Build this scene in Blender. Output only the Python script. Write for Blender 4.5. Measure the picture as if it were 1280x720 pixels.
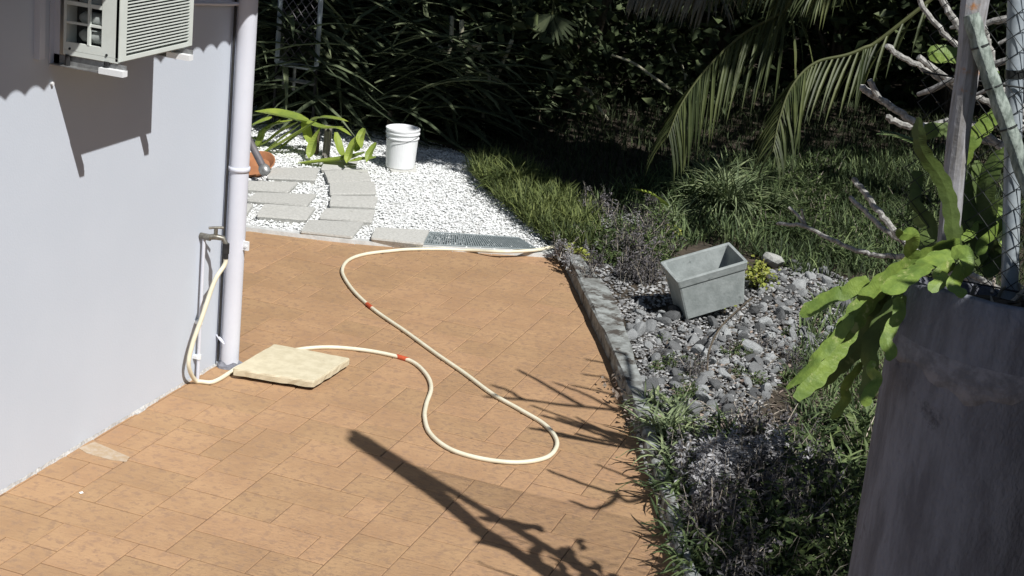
import bpy, math, random
import numpy as np
from mathutils import Vector, Matrix
random.seed(7)
rng = np.random.default_rng(7)
for o in list(bpy.data.objects): bpy.data.objects.remove(o)
SC = bpy.context.scene
COL = SC.collection
R = math.radians

# ------------------------------------------------------------------ camera
FPX, PITCH, ROLL, YAW, CAMH = 2021.0, .310, -.108, .310, 3.0
def _cam():
    cp, sp = math.cos(PITCH), math.sin(PITCH)
    F = np.array([0, cp, -sp]); Rt = np.array([1, 0, 0]); D = np.array([0, -sp, -cp])
    cr, sr = math.cos(ROLL), math.sin(ROLL)
    m = np.array([cr*Rt+sr*D, -sr*Rt+cr*D, F])
    W = np.array([[math.cos(YAW), -math.sin(YAW), 0], [math.sin(YAW), math.cos(YAW), 0], [0, 0, 1.]])
    return m @ W.T
CM = _cam()
CP = np.array([0, 0, CAMH])
def ray(x, y): return CM.T @ np.array([x-640, y-360, FPX])
def G(x, y, z=0.0):                 # pixel of the photograph -> point of the horizontal plane z
    d = ray(x, y); return CP + d*((z-CAMH)/d[2])
def AT(x, y, Y):                    # pixel -> point at distance Y along the house wall
    d = ray(x, y); return CP + d*(Y/d[1])
def ONX(x, y, X):
    d = ray(x, y); return CP + d*(X/d[0])
cam = bpy.data.cameras.new('camera'); cam.sensor_width = 36; cam.lens = FPX/1280*36
cam.clip_start = .05; cam.clip_end = 500
co = bpy.data.objects.new('camera', cam); COL.objects.link(co)
mw = Matrix.Identity(4)
for i in range(3):
    mw[i][0] = CM[0][i]; mw[i][1] = -CM[1][i]; mw[i][2] = -CM[2][i]; mw[i][3] = CP[i]
co.matrix_world = mw
SC.camera = co

# ------------------------------------------------------------------ world, sun, exposure
SUN = Vector((.517, -.355, .78)).normalized()
w = bpy.data.worlds.new('World'); SC.world = w; w.use_nodes = True
nt = w.node_tree; bg = nt.nodes['Background']
sky = nt.nodes.new('ShaderNodeTexSky'); sky.sky_type = 'NISHITA'; sky.sun_disc = False
sky.sun_elevation = math.asin(SUN.z); sky.sun_rotation = math.atan2(SUN.x, SUN.y)
sky.air_density = 1.0; sky.dust_density = .6; sky.ozone_density = 1.2
nt.links.new(sky.outputs[0], bg.inputs[0]); bg.inputs[1].default_value = .05
sl = bpy.data.lights.new('sun', 'SUN'); sl.energy = 5.0; sl.angle = R(.5); sl.color = (1, .975, .94)
so = bpy.data.objects.new('sun', sl); COL.objects.link(so)
so.rotation_euler = SUN.to_track_quat('Z', 'Y').to_euler(); so.location = (6, -5, 12)
vs = SC.view_settings; vs.view_transform = 'Standard'; vs.look = 'None'; vs.exposure = 0.08; vs.gamma = 1
SC.render.resolution_x = 1024; SC.render.resolution_y = 576

# ------------------------------------------------------------------ materials
def lin(r, g, b):
    f = lambda c: (c/255/12.92) if c/255 <= .04045 else ((c/255+.055)/1.055)**2.4
    return (f(r), f(g), f(b))
def mat(name, c1, c2=None, scale=8, rough=.8, bump=0, bscale=40, obj_rand=0, isl_rand=0, trans=0, metal=0,
        stretch=None, spots=None, spot_scale=3, spot_th=.6, spec=.3, detail=6, bstretch=None, world=False, wear=None):
    m = bpy.data.materials.new(name); m.use_nodes = True
    N = m.node_tree.nodes; L = m.node_tree.links
    p = N['Principled BSDF']; p.inputs['Roughness'].default_value = rough; p.inputs['Metallic'].default_value = metal
    p.inputs['Specular IOR Level'].default_value = spec
    vec = N.new('ShaderNodeNewGeometry').outputs['Position'] if world else N.new('ShaderNodeTexCoord').outputs['Object']
    def mapped(s):
        if not s: return vec
        mp = N.new('ShaderNodeMapping'); mp.inputs['Scale'].default_value = s; L.new(vec, mp.inputs[0]); return mp.outputs[0]
    def mix(f, a, b):
        x = N.new('ShaderNodeMix'); x.data_type = 'RGBA'
        if isinstance(f, float): x.inputs[0].default_value = f
        else: L.new(f, x.inputs[0])
        for s, v in ((6, a), (7, b)):
            if isinstance(v, tuple): x.inputs[s].default_value = (*v[:3], 1)
            else: L.new(v, x.inputs[s])
        return x.outputs[2]
    def ramp(f, lo, hi):
        r = N.new('ShaderNodeMapRange'); r.interpolation_type = 'SMOOTHSTEP'
        r.inputs[1].default_value = lo; r.inputs[2].default_value = hi; L.new(f, r.inputs[0]); return r.outputs[0]
    out = tuple(c1)
    if c2 is not None:
        n = N.new('ShaderNodeTexNoise'); n.inputs['Scale'].default_value = scale; n.inputs['Detail'].default_value = detail
        n.inputs['Roughness'].default_value = .65
        L.new(mapped(stretch), n.inputs['Vector'])
        out = mix(ramp(n.outputs['Fac'], .34, .66), tuple(c1), tuple(c2))
    if spots is not None:
        n2 = N.new('ShaderNodeTexNoise'); n2.inputs['Scale'].default_value = spot_scale; n2.inputs['Detail'].default_value = 8
        n2.inputs['Roughness'].default_value = .7; L.new(vec, n2.inputs['Vector'])
        out = mix(ramp(n2.outputs['Fac'], spot_th, spot_th+.1), out, tuple(spots))
    if wear is not None:      # fine worn streaks, heavier away from the wall
        n3 = N.new('ShaderNodeTexNoise'); n3.inputs['Scale'].default_value = 26; n3.inputs['Detail'].default_value = 7; n3.inputs['Roughness'].default_value = .75
        L.new(mapped((1, 2.6, 1)), n3.inputs['Vector'])
        sx = N.new('ShaderNodeSeparateXYZ'); L.new(vec, sx.inputs[0]); gx = ramp(sx.outputs[0], -3.5, -1.9)
        n4 = N.new('ShaderNodeTexNoise'); n4.inputs['Scale'].default_value = 1.7; n4.inputs['Detail'].default_value = 4; L.new(vec, n4.inputs['Vector'])
        mm = N.new('ShaderNodeMath'); mm.operation = 'MULTIPLY'; L.new(ramp(n3.outputs['Fac'], .50, .68), mm.inputs[0]); L.new(gx, mm.inputs[1])
        m2 = N.new('ShaderNodeMath'); m2.operation = 'MULTIPLY_ADD'; L.new(ramp(n4.outputs['Fac'], .40, .65), m2.inputs[0]); L.new(mm.outputs[0], m2.inputs[1]); 
        m3 = N.new('ShaderNodeMath'); m3.operation = 'MULTIPLY'; L.new(mm.outputs[0], m3.inputs[0]); m3.inputs[1].default_value = .55; L.new(m3.outputs[0], m2.inputs[2])
        out = mix(m2.outputs[0], out, tuple(wear))
    for amt, src in ((obj_rand, 'o'), (isl_rand, 'i')):
        if amt:
            s = N.new('ShaderNodeObjectInfo').outputs['Random'] if src == 'o' else N.new('ShaderNodeNewGeometry').outputs['Random Per Island']
            r = N.new('ShaderNodeMapRange'); r.inputs[3].default_value = 1-amt; r.inputs[4].default_value = 1+amt; L.new(s, r.inputs[0])
            h = N.new('ShaderNodeHueSaturation')
            hr = N.new('ShaderNodeMapRange'); hr.inputs[3].default_value = .5+.035*amt; hr.inputs[4].default_value = .5-.035*amt; L.new(s, hr.inputs[0])
            L.new(hr.outputs[0], h.inputs['Hue']); L.new(r.outputs[0], h.inputs['Value'])
            if isinstance(out, tuple): h.inputs['Color'].default_value = (*out, 1)
            else: L.new(out, h.inputs['Color'])
            out = h.outputs[0]
    if isinstance(out, tuple): p.inputs['Base Color'].default_value = (*out, 1)
    else: L.new(out, p.inputs['Base Color'])
    if bump:
        nb = N.new('ShaderNodeTexNoise'); nb.inputs['Scale'].default_value = bscale; nb.inputs['Detail'].default_value = 5
        L.new(mapped(bstretch), nb.inputs['Vector'])
        b = N.new('ShaderNodeBump'); b.inputs['Strength'].default_value = 1; b.inputs['Distance'].default_value = bump
        L.new(nb.outputs['Fac'], b.inputs['Height']); L.new(b.outputs[0], p.inputs['Normal'])
    if trans:
        t = N.new('ShaderNodeBsdfTranslucent'); mx = N.new('ShaderNodeMixShader'); mx.inputs[0].default_value = trans
        if isinstance(out, tuple): t.inputs[0].default_value = (*out, 1)
        else: L.new(out, t.inputs[0])
        L.new(p.outputs[0], mx.inputs[1]); L.new(t.outputs[0], mx.inputs[2])
        L.new(mx.outputs[0], N['Material Output'].inputs[0])
    return m

MT = dict(
 wall=mat('painted_render', (.58,.63,.705), (.56,.61,.685), 1.2, .88, .0006, 110, spots=(.53,.575,.65), spot_scale=2.2, spot_th=.66),
 pipe=mat('pipe_paint', (.66,.68,.75), (.63,.65,.72), 5, .6, .0002, 60),
 white=mat('white_plastic', (.82,.84,.85), (.78,.80,.81), 12, .5),
 acw=mat('ac_enamel', (.70,.74,.70), (.64,.68,.64), 9, .5),
 acdark=mat('ac_coil', (.03,.032,.034), (.05,.05,.05), 90, .6),
 acgrey=mat('ac_inner_metal', (.34,.37,.36), (.24,.27,.26), 30, .45),
 steel=mat('worn_steel', (.36,.37,.37), (.22,.22,.22), 30, .42, .0006, 80, metal=.5),
 galv=mat('galvanised_steel', (.42,.47,.50), (.33,.38,.42), 26, .5, .0004, 90, metal=.25),
 brass=mat('weathered_brass', (.28,.27,.23), (.16,.15,.13), 60, .42, metal=.6),
 dark=mat('black_rubber', (.02,.02,.022), (.035,.035,.035), 30, .6),
 hose=mat('cream_hose', (.80,.76,.60), (.72,.68,.52), 14, .42, spec=.5),
 red=mat('red_coupling', (.60,.12,.05), (.5,.09,.04), 30, .45),
 paver=mat('orange_paver', (.435,.275,.152), (.375,.23,.128), 3.4, .88, .004, 34, obj_rand=.06, spots=(.34,.215,.13), spot_scale=24, spot_th=.50, bstretch=(.8,1.8,1), world=True, wear=(.235,.155,.10), detail=9),
 grout=mat('paving_joint', (.21,.135,.085), (.14,.09,.058), 5, .95, .001, 90),
 slabc=mat('cream_concrete', (.66,.60,.44), (.57,.51,.36), 18, .9, .0008, 130, spots=(.46,.41,.30), spot_scale=9, spot_th=.64),
 flag=mat('pebbled_flagstone', (.56,.56,.53), (.45,.45,.425), 60, .95, .002, 150, obj_rand=.06, spots=(.34,.34,.31), spot_scale=9, spot_th=.62, world=True),
 gravelbed=mat('white_gravel_bed', (.66,.67,.66), (.42,.42,.41), 60, .95, .004, 90),
 pebble=mat('white_pebble', (.84,.86,.86), (.74,.76,.76), 20, .8, isl_rand=.16),
 rock=mat('grey_rock', (.34,.352,.357), (.18,.188,.19), 22, .92, .004, 60, obj_rand=.7, spots=(.48,.49,.48), spot_scale=3, spot_th=.60),
 chip=mat('grey_gravel', (.34,.345,.345), (.17,.17,.17), 20, .92, isl_rand=.6),
 kerb=mat('kerb_concrete', (.36,.385,.375), (.17,.175,.165), 14, .92, .002, 60, spots=(.08,.07,.06), spot_scale=9, spot_th=.50, detail=10),
 soil=mat('garden_soil', (.085,.068,.05), (.045,.038,.03), 14, 1, .012, 30),
 earth=mat('earth', (.07,.062,.045), (.04,.04,.025), 3, 1, .02, 9),
 trough=mat('fibre_cement', (.36,.395,.39), (.26,.29,.285), 12, .9, .0015, 70, spots=(.15,.165,.16), spot_scale=9, spot_th=.60, detail=10),
 pot=mat('dark_streaked_concrete', (.215,.228,.27), (.13,.135,.16), 16, .97, .007, 110, stretch=(1,1,.22), spots=(.065,.066,.078), spot_scale=3.6, spot_th=.58, bstretch=(1,1,.5), detail=14),
 potband=mat('pale_mortar_band', (.25,.26,.30), (.15,.155,.18), 24, .95, .005, 70, detail=10),
 grate=mat('grate_plastic', (.25,.29,.30), (.20,.235,.245), 20, .6),
 terra=mat('terracotta', (.46,.21,.10), (.36,.16,.08), 12, .85, .001, 60),
 greypvc=mat('grey_pipe', (.16,.15,.16), (.11,.10,.11), 10, .5),
 wood=mat('weathered_timber', (.30,.28,.25), (.16,.15,.135), 12, .9, .002, 50, stretch=(6,6,.6)),
 bark=mat('dark_bark', (.13,.105,.075), (.06,.05,.038), 9, .95, .01, 30, stretch=(2,2,.4)),
 twig=mat('pale_bark', (.46,.455,.43), (.19,.185,.17), 60, .9, .004, 70, spots=(.09,.09,.08), spot_scale=20, spot_th=.60),
 liana=mat('vine_bark', (.55,.53,.38), (.34,.33,.24), 20, .9),
 cactus=mat('cactus_skin_lit', (.22,.31,.06), (.12,.19,.04), 14, .5, .004, 45, trans=.10, spots=(.36,.40,.15), spot_scale=22, spot_th=.57, detail=8),  # bright copy of the skin, for stems in the sun
 cactus_shaded=mat('cactus_skin_shaded', (.11,.16,.04), (.07,.105,.028), 9, .6, .003, 40, trans=.08, spots=(.18,.22,.08), spot_scale=16, spot_th=.60),  # darker copy of the same skin, shade put into the colour
 oldstem=mat('old_cactus_stem', (.33,.38,.34), (.13,.16,.14), 30, .8, .004, 60, stretch=(2,2,.5), spots=(.08,.09,.08), spot_scale=16, spot_th=.60),
 rustpole=mat('dry_stake', (.36,.36,.38), (.22,.21,.2), 14, .7, .002, 60, stretch=(4,4,.6), spots=(.38,.18,.07), spot_scale=7, spot_th=.57),
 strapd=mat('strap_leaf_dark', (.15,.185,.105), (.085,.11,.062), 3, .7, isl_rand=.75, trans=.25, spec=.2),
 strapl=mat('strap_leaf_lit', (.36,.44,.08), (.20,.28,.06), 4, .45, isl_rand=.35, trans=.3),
 leafd=mat('broad_leaf_dark', (.085,.115,.05), (.05,.072,.034), 3, .6, isl_rand=.6, trans=.2),
 canopy=mat('tree_leaf', (.05,.08,.028), (.035,.055,.02), 3, .5, isl_rand=.5, trans=.12),
 palm=mat('palm_leaflet', (.085,.105,.038), (.05,.067,.025), 4, .5, isl_rand=.5, trans=.2),
 palmp=mat('palm_leaflet_pale', (.20,.20,.16), (.13,.13,.1), 4, .5, isl_rand=.5, trans=.15),
 rachis=mat('palm_rachis', (.09,.10,.04), (.07,.08,.03), 6, .7),
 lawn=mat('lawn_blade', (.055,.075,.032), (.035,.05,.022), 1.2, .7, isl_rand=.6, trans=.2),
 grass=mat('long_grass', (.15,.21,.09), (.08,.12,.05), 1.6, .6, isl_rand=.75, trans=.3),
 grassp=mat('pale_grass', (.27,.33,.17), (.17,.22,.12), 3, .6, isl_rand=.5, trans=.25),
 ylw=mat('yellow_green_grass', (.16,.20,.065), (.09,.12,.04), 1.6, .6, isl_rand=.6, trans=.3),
 dry=mat('dry_stalk', (.42,.38,.31), (.24,.21,.17), 6, .8, isl_rand=.45),
 weed=mat('purple_grey_leaf', (.13,.12,.13), (.07,.072,.066), 5, .8, isl_rand=.6, trans=.15),
 silver=mat('silver_spike', (.42,.42,.43), (.24,.24,.25), 8, .8, isl_rand=.4, trans=.1),
 herb=mat('herb_leaf', (.10,.145,.05), (.055,.085,.03), 5, .65, isl_rand=.6, trans=.2),
 yleaf=mat('yellow_leaf', (.42,.44,.10), (.24,.30,.07), 6, .6, isl_rand=.4, trans=.3),
 litter=mat('dead_leaf', (.27,.225,.18), (.13,.105,.085), 6, .9, isl_rand=.6),
 meshw=mat('dark_wire', (.03,.033,.033), None, 1, .5, metal=.3),
 roof=mat('roof_sheet', (.36,.37,.38), (.28,.29,.3), 3, .5, metal=.3),
 fence=mat('dark_backdrop_board', (.055,.048,.04), (.03,.027,.023), 5, .95, .003, 20, stretch=(4,4,.4)),
)

# ------------------------------------------------------------------ mesh helpers
class MB:
    def __init__(s): s.v = []; s.f = []; s.n = 0
    def add(s, V, F):
        V = np.asarray(V, float).reshape(-1, 3); s.v.append(V)
        for a in (F if isinstance(F, list) else [F]):
            a = np.asarray(a, int)
            if a.size: s.f.append(a.reshape(-1, a.shape[-1]) + s.n)
        s.n += len(V); return s
    def box(s, lo, hi, M=None, bev=0.0):
        x0, y0, z0 = lo; x1, y1, z1 = hi
        V = np.array([(x0,y0,z0),(x1,y0,z0),(x1,y1,z0),(x0,y1,z0),(x0,y0,z1),(x1,y0,z1),(x1,y1,z1),(x0,y1,z1)], float)
        if M is not None: V = tf(V, M)
        return s.add(V, np.array([(0,3,2,1),(4,5,6,7),(0,1,5,4),(1,2,6,5),(2,3,7,6),(3,0,4,7)]))
    def tube(s, P, r, n=8, caps=True, wob=None):
        P = np.asarray(P, float); k = len(P); r = np.full(k, r) if np.isscalar(r) else np.asarray(r, float)
        T = np.gradient(P, axis=0); T /= np.linalg.norm(T, axis=1)[:, None]+1e-12
        up = np.array([0, 0, 1.]) if abs(T[0][2]) < .9 else np.array([1., 0, 0])
        U = np.cross(T[0], up); U /= np.linalg.norm(U); rings = []
        for i in range(k):
            U = U - T[i]*np.dot(U, T[i]); U /= np.linalg.norm(U)+1e-12; W = np.cross(T[i], U)
            a = np.arange(n)*2*math.pi/n
            rr = r[i]*(np.ones(n) if wob is None else wob(i, a))
            rings.append(P[i]+(np.cos(a)*rr)[:, None]*U+(np.sin(a)*rr)[:, None]*W)
        V = np.concatenate(rings); F = []
        i = np.arange(k-1)[:, None]*n; j = np.arange(n)[None]; j2 = (j+1) % n
        F.append(np.stack([i+j, i+j2, i+n+j2, i+n+j], -1).reshape(-1, 4))
        if caps:
            V = np.concatenate([V, V[:n], V[(k-1)*n:k*n]]); c0 = k*n
            jj = np.arange(n); F.append(c0+jj[::-1][None]); F.append(c0+n+jj[None])
        return s.add(V, F)
    def lathe(s, prof, n=32, c=(0, 0, 0), M=None, wob=None):
        prof = np.asarray(prof, float); k = len(prof); a = np.arange(n)*2*math.pi/n
        V = np.zeros((k, n, 3)); V[..., 0] = prof[:, :1]*np.cos(a); V[..., 1] = prof[:, :1]*np.sin(a); V[..., 2] = prof[:, 1:2]
        V = V.reshape(-1, 3)
        if wob is not None: V = wob(V)
        if M is not None: V = tf(V, M)
        V = V+np.array(c)
        i = np.arange(k-1)[:, None]*n; j = np.arange(n)[None]; j2 = (j+1) % n
        return s.add(V, np.stack([i+j, i+j2, i+n+j2, i+n+j], -1).reshape(-1, 4))
    def build(s, name, m, parent=None, smooth=False, **kw):
        me = mesh(name, s.v, s.f, m, smooth); return link(name, me, parent, **kw)
def tf(V, M):
    M = np.array(M); return V @ M[:3, :3].T + M[:3, 3]
def mesh(name, vs_, fs_, m, smooth=False):
    V = np.concatenate(vs_) if isinstance(vs_, list) else vs_
    tot = np.concatenate([np.full(len(f), f.shape[1]) for f in fs_]); idx = np.concatenate([f.ravel() for f in fs_])
    me = bpy.data.meshes.new(name); me.vertices.add(len(V)); me.vertices.foreach_set('co', V.astype(np.float32).ravel())
    me.loops.add(len(idx)); me.loops.foreach_set('vertex_index', idx.astype(np.int32))
    me.polygons.add(len(tot)); st = np.concatenate([[0], np.cumsum(tot)[:-1]])
    me.polygons.foreach_set('loop_start', st.astype(np.int32)); me.polygons.foreach_set('loop_total', tot.astype(np.int32))
    me.polygons.foreach_set('use_smooth', np.full(len(tot), bool(smooth)))
    me.materials.append(m); me.update(calc_edges=True); return me
def link(name, me, parent=None, label=None, cat=None, group=None, kind=None, loc=None, rot=None, bevel=0):
    o = bpy.data.objects.new(name, me); COL.objects.link(o)
    if parent is not None: o.parent = parent
    if loc is not None: o.location = loc
    if rot is not None: o.rotation_euler = rot
    if bevel:
        b = o.modifiers.new('bevel', 'BEVEL'); b.width = bevel; b.segments = 2; b.limit_method = 'ANGLE'
    for k, v in (('label', label), ('category', cat), ('group', group), ('kind', kind)):
        if v: o[k] = v
    return o
def thing(name, label, cat, loc=(0, 0, 0), rot=(0, 0, 0), group=None):
    return link(name, None, None, label, cat, group, None, loc, rot)
def catmull(P, n=8):
    P = np.asarray(P, float); Q = np.vstack([2*P[0]-P[1], P, 2*P[-1]-P[-2]]); out = []
    for i in range(1, len(Q)-2):
        for t in np.arange(n)/n:
            a, b, c, d = Q[i-1], Q[i], Q[i+1], Q[i+2]
            out.append(.5*((2*b)+(-a+c)*t+(2*a-5*b+4*c-d)*t*t+(-a+3*b-3*c+d)*t**3))
    out.append(P[-1]); return np.array(out)
def straps(B, az, el, ln, wd, droop, nseg=5, fold=.25, roll=None, curl=None):
    """many strap leaves at once; returns verts, quads"""
    N_ = len(B); az = az.copy(); el = el.copy(); c = np.array(B, float).copy(); rows = []
    st = ln/nseg
    for k in range(nseg+1):
        t = k/nseg
        wk = wd*(.55+1.5*t if t < .3 else 1.0)*(1-max(0, (t-.45)/.55)**1.7)*.5 + 1e-4
        sd = np.stack([-np.sin(az), np.cos(az), np.zeros(N_)], 1)
        if roll is not None:
            sd = sd*np.cos(roll)[:, None]+np.array([0, 0, 1.])*np.sin(roll)[:, None]
        dn = np.stack([np.cos(az)*np.sin(el), np.sin(az)*np.sin(el), -np.cos(el)], 1)
        mid = c + dn*(wk*fold*2)[:, None]
        rows.append(np.stack([c-sd*wk[:, None], mid, c+sd*wk[:, None]], 1))
        d = np.stack([np.cos(az)*np.cos(el), np.sin(az)*np.cos(el), np.sin(el)], 1)
        c = c+d*st[:, None]; el = el-droop/nseg
        if curl is not None: az = az+curl/nseg
    V = np.stack(rows, 1).reshape(-1, 3)       # N, k, 3
    base = (np.arange(N_)*(nseg+1)*3)[:, None, None]; k = (np.arange(nseg)*3)[None, :, None]; j = np.arange(2)[None, None]
    a = base+k+j
    return V, np.stack([a, a+1, a+4, a+3], -1).reshape(-1, 4)
def leaves(P, ln, wd, up=.5, r=rng, nrm=None):
    """small folded pointed leaves scattered at points P"""
    n = len(P); d = r.normal(size=(n, 3)); d[:, 2] = d[:, 2]*.6-.15
    d /= np.linalg.norm(d, axis=1)[:, None]
    q = r.normal(size=(n, 3)); q[:, 2] += up*3
    s = np.cross(d, q); s /= np.linalg.norm(s, axis=1)[:, None]+1e-9
    h = np.cross(s, d)
    ln = np.broadcast_to(ln, n)*r.uniform(.6, 1.3, n); wd = np.broadcast_to(wd, n)*r.uniform(.6, 1.2, n)
    a = P; b = P+d*(ln*.45)[:, None]+s*(wd*.5)[:, None]+h*(wd*.15)[:, None]; c = P+d*ln[:, None]-h*(ln*.08)[:, None]
    e = P+d*(ln*.45)[:, None]-s*(wd*.5)[:, None]+h*(wd*.15)[:, None]
    V = np.stack([a, b, c, e], 1).reshape(-1, 3); i = np.arange(n)*4
    return V, np.concatenate([np.stack([i, i+1, i+2], 1), np.stack([i, i+2, i+3], 1)])
def blades(P, h, wd, lean=.5, r=rng, nseg=3, droop=1.0):
    n = len(P); az = r.uniform(0, 2*math.pi, n); el = R(90)-np.abs(r.normal(0, lean, n))
    return straps(P, az, el, h*r.uniform(.5, 1.25, n), wd*r.uniform(.6, 1.2, n), np.full(n, droop)*r.uniform(.3, 1.5, n), nseg, .15)
def stones(P, s, r=rng, flat=.6):
    n = len(P); O = np.array([(1,0,0),(0,1,0),(-1,0,0),(0,-1,0),(0,0,1),(0,0,-1)], float)
    s = np.broadcast_to(s, n)*r.uniform(.55, 1.35, n)
    V = O[None]*r.uniform(.6, 1.2, (n, 6, 1))+r.normal(0, .18, (n, 6, 3)); V[..., 2] *= flat
    a = r.uniform(0, 6.28, n); c, t = np.cos(a), np.sin(a)
    X = V[..., 0]*c[:, None]-V[..., 1]*t[:, None]; Y = V[..., 0]*t[:, None]+V[..., 1]*c[:, None]
    V = np.stack([X, Y, V[..., 2]], -1)*s[:, None, None]+P[:, None]
    F = np.array([(0,1,4),(1,2,4),(2,3,4),(3,0,4),(1,0,5),(2,1,5),(3,2,5),(0,3,5)])
    return V.reshape(-1, 3), (np.arange(n)[:, None, None]*6+F[None]).reshape(-1, 3)
def inpoly(P, poly):
    x, y = P[:, 0], P[:, 1]; c = np.zeros(len(P), bool); q = np.asarray(poly)
    for i in range(len(q)):
        x1, y1 = q[i][:2]; x2, y2 = q[i-1][:2]
        k = ((y1 > y) != (y2 > y)) & (x < (x2-x1)*(y-y1)/(y2-y1+1e-12)+x1); c ^= k
    return c
def scatter(poly, n, z=0., r=rng):
    q = np.asarray(poly)[:, :2]; lo, hi = q.min(0), q.max(0); out = np.zeros((0, 2))
    while len(out) < n:
        P = r.uniform(lo, hi, (n*2, 2)); out = np.concatenate([out, P[inpoly(P, q)]])
    return np.column_stack([out[:n], np.full(n, z)])
def copytree(root, **kw):
    c = root.copy(); COL.objects.link(c)
    for ch in root.children:
        d = ch.copy(); COL.objects.link(d); d.parent = c
    return c
def sheet(poly, z, name, m, thick=.0, sub=None, **kw):
    q = np.asarray(poly, float)[:, :2]; n = len(q)
    V = np.vstack([np.column_stack([q, np.full(n, z)]), np.column_stack([q, np.full(n, z-max(thick, .001))])])
    area = np.sum(q[:, 0]*np.roll(q[:, 1], -1)-np.roll(q[:, 0], -1)*q[:, 1])
    if area < 0: V = np.vstack([V[:n][::-1], V[n:][::-1]])
    me = bpy.data.meshes.new(name)
    F = [tuple(range(n)), tuple(range(2*n-1, n-1, -1))]+[(i, n+i, n+(i+1) % n, (i+1) % n) for i in range(n)]
    me.from_pydata(V.tolist(), [], F); me.materials.append(m); me.update()
    return link(name, me, **kw)
S3 = np.array(SUN)
def lift(px, py, t): return G(px, py)+S3*t

# ------------------------------------------------------------------ ground, paving, beds
WX = -3.68                                         # face of the house wall
b = MB(); g0 = 60
b.add([(-g0, -g0, -.05), (g0, -g0, -.05), (g0, g0, -.05), (-g0, g0, -.05)], np.array([(0, 1, 2, 3)]))
b.build('ground', MT['earth'], kind='structure')
PAVE = [(-3.69, -3), (1.6, -3), (1.6, 3.0), (-.2, 3.6), (-.9, 5.2), (-1.0, 6.0), (-2.6, 9.8), (-4.9, 9.6), (-5.4, 9.4), (-5.4, 6.9), (-3.69, 6.9)]
paving = sheet(PAVE, -.005, 'paving', MT['grout'], .04, kind='structure')
U, V_ = .1146, .1052
nx0, nx1, ny0, ny1 = -47, 2, 40, 94
occ = {}; tiles = []
sizes = [(2, 2), (2, 3), (4, 2), (2, 2), (3, 2), (2, 2), (3, 2), (2, 1), (2, 2), (1, 2), (2, 2), (3, 2)]
r2 = random.Random(11)
for j in range(ny0, ny1):
    for i in range(nx0, nx1):
        if (i, j) in occ: continue
        for (a, c) in sorted(sizes, key=lambda s: r2.random()/(s[0]*s[1])**.5)+[(2, 1), (1, 2), (1, 1)]:
            if all((i+p, j+q) not in occ for p in range(a) for q in range(c)) and i+a <= nx1+3:
                for p in range(a):
                    for q in range(c): occ[(i+p, j+q)] = 1
                tiles.append((i, j, a, c)); break
pm = {}
def paver_mesh(a, c):
    if (a, c) in pm: return pm[(a, c)]
    X, Y, e = a*U/2-.0018, c*V_/2-.0028, .003; h = .012
    V = []
    for (x, y, z) in ((X, Y, -h), (X, Y, -.0028), (X-e, Y-e, 0)):
        V += [(-x, -y, z), (x, -y, z), (x, y, z), (-x, y, z)]
    F = [np.array([(4*k+j, 4*k+(j+1) % 4, 4*k+4+(j+1) % 4, 4*k+4+j) for k in range(2) for j in range(4)]), np.array([(8, 9, 10, 11)])]
    pm[(a, c)] = mesh('paver', np.array(V, float), F, MT['paver']); return pm[(a, c)]
def proj(p):
    c = CM@(np.asarray(p, float)-CP); return 640+FPX*c[0]/c[2], 360+FPX*c[1]/c[2]
rest = MB(); cnt = 0
tiles.sort(key=lambda t: (t[1]))
KERBX = lambda y: np.interp(y, [5.2, 6.06, 6.93, 8.04, 9.51, 9.9], [-.9, -1.12, -1.45, -1.93, -2.68, -2.9])
for (i, j, a, c) in tiles:
    x, y = -3.44+(i+30)*U+a*U/2, 4.74+(j-45)*V_+c*V_/2
    hx, hy = a*U/2, c*V_/2
    if not inpoly(np.array([[x, y], [x-hx, y-hy], [x+hx, y-hy], [x+hx, y+hy], [x-hx, y+hy]]), PAVE).any(): continue
    px, py = proj((x, y, 0))
    vis = -25 < px < 1300 and -20 < py < 745 and x < KERBX(y)+.12 and x > -3.9 if y < 6.9 else (px > 290 and px < 900 and py > 270 and x < KERBX(y)+.12)
    z = r2.uniform(-.0008, .0008); rx, ry = r2.uniform(-.0022, .0022), r2.uniform(-.0022, .0022)
    if vis and cnt < 298:
        link('paver', paver_mesh(a, c), paving, loc=(x, y, z), rot=(rx, ry, 0)); cnt += 1
    else:
        X, Y = a*U/2-.0016, c*V_/2-.0016
        rest.box((x-X, y-Y, -.012), (x+X, y+Y, z))
rest.build('paver', MT['paver'], paving, kind='stuff')
# small pale pebble and plaster stain on the paving
b = MB(); p = np.array([G(102, 616, .004), G(128, 700, .004)[:3]])[:1]; V, F = stones(p, .009); b.add(V, F)
b.build('white_pebble', MT['pebble'], label='tiny white pebble lying alone on the orange paving near the wall', cat='pebble')

q = np.array([G(x, y, .0022) for x, y in ((98,560),(118,552),(132,558),(150,566),(162,571),(158,577),(140,575),(124,571),(108,566))])
sheet(q, .0022, 'cement_smear', mat('cement_smear', (.48,.40,.31), (.42,.31,.20), 30, .95, .001, 60), .002, label='pale cement smear dried on the orange paving beside the wall', cat='stain')
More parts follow.
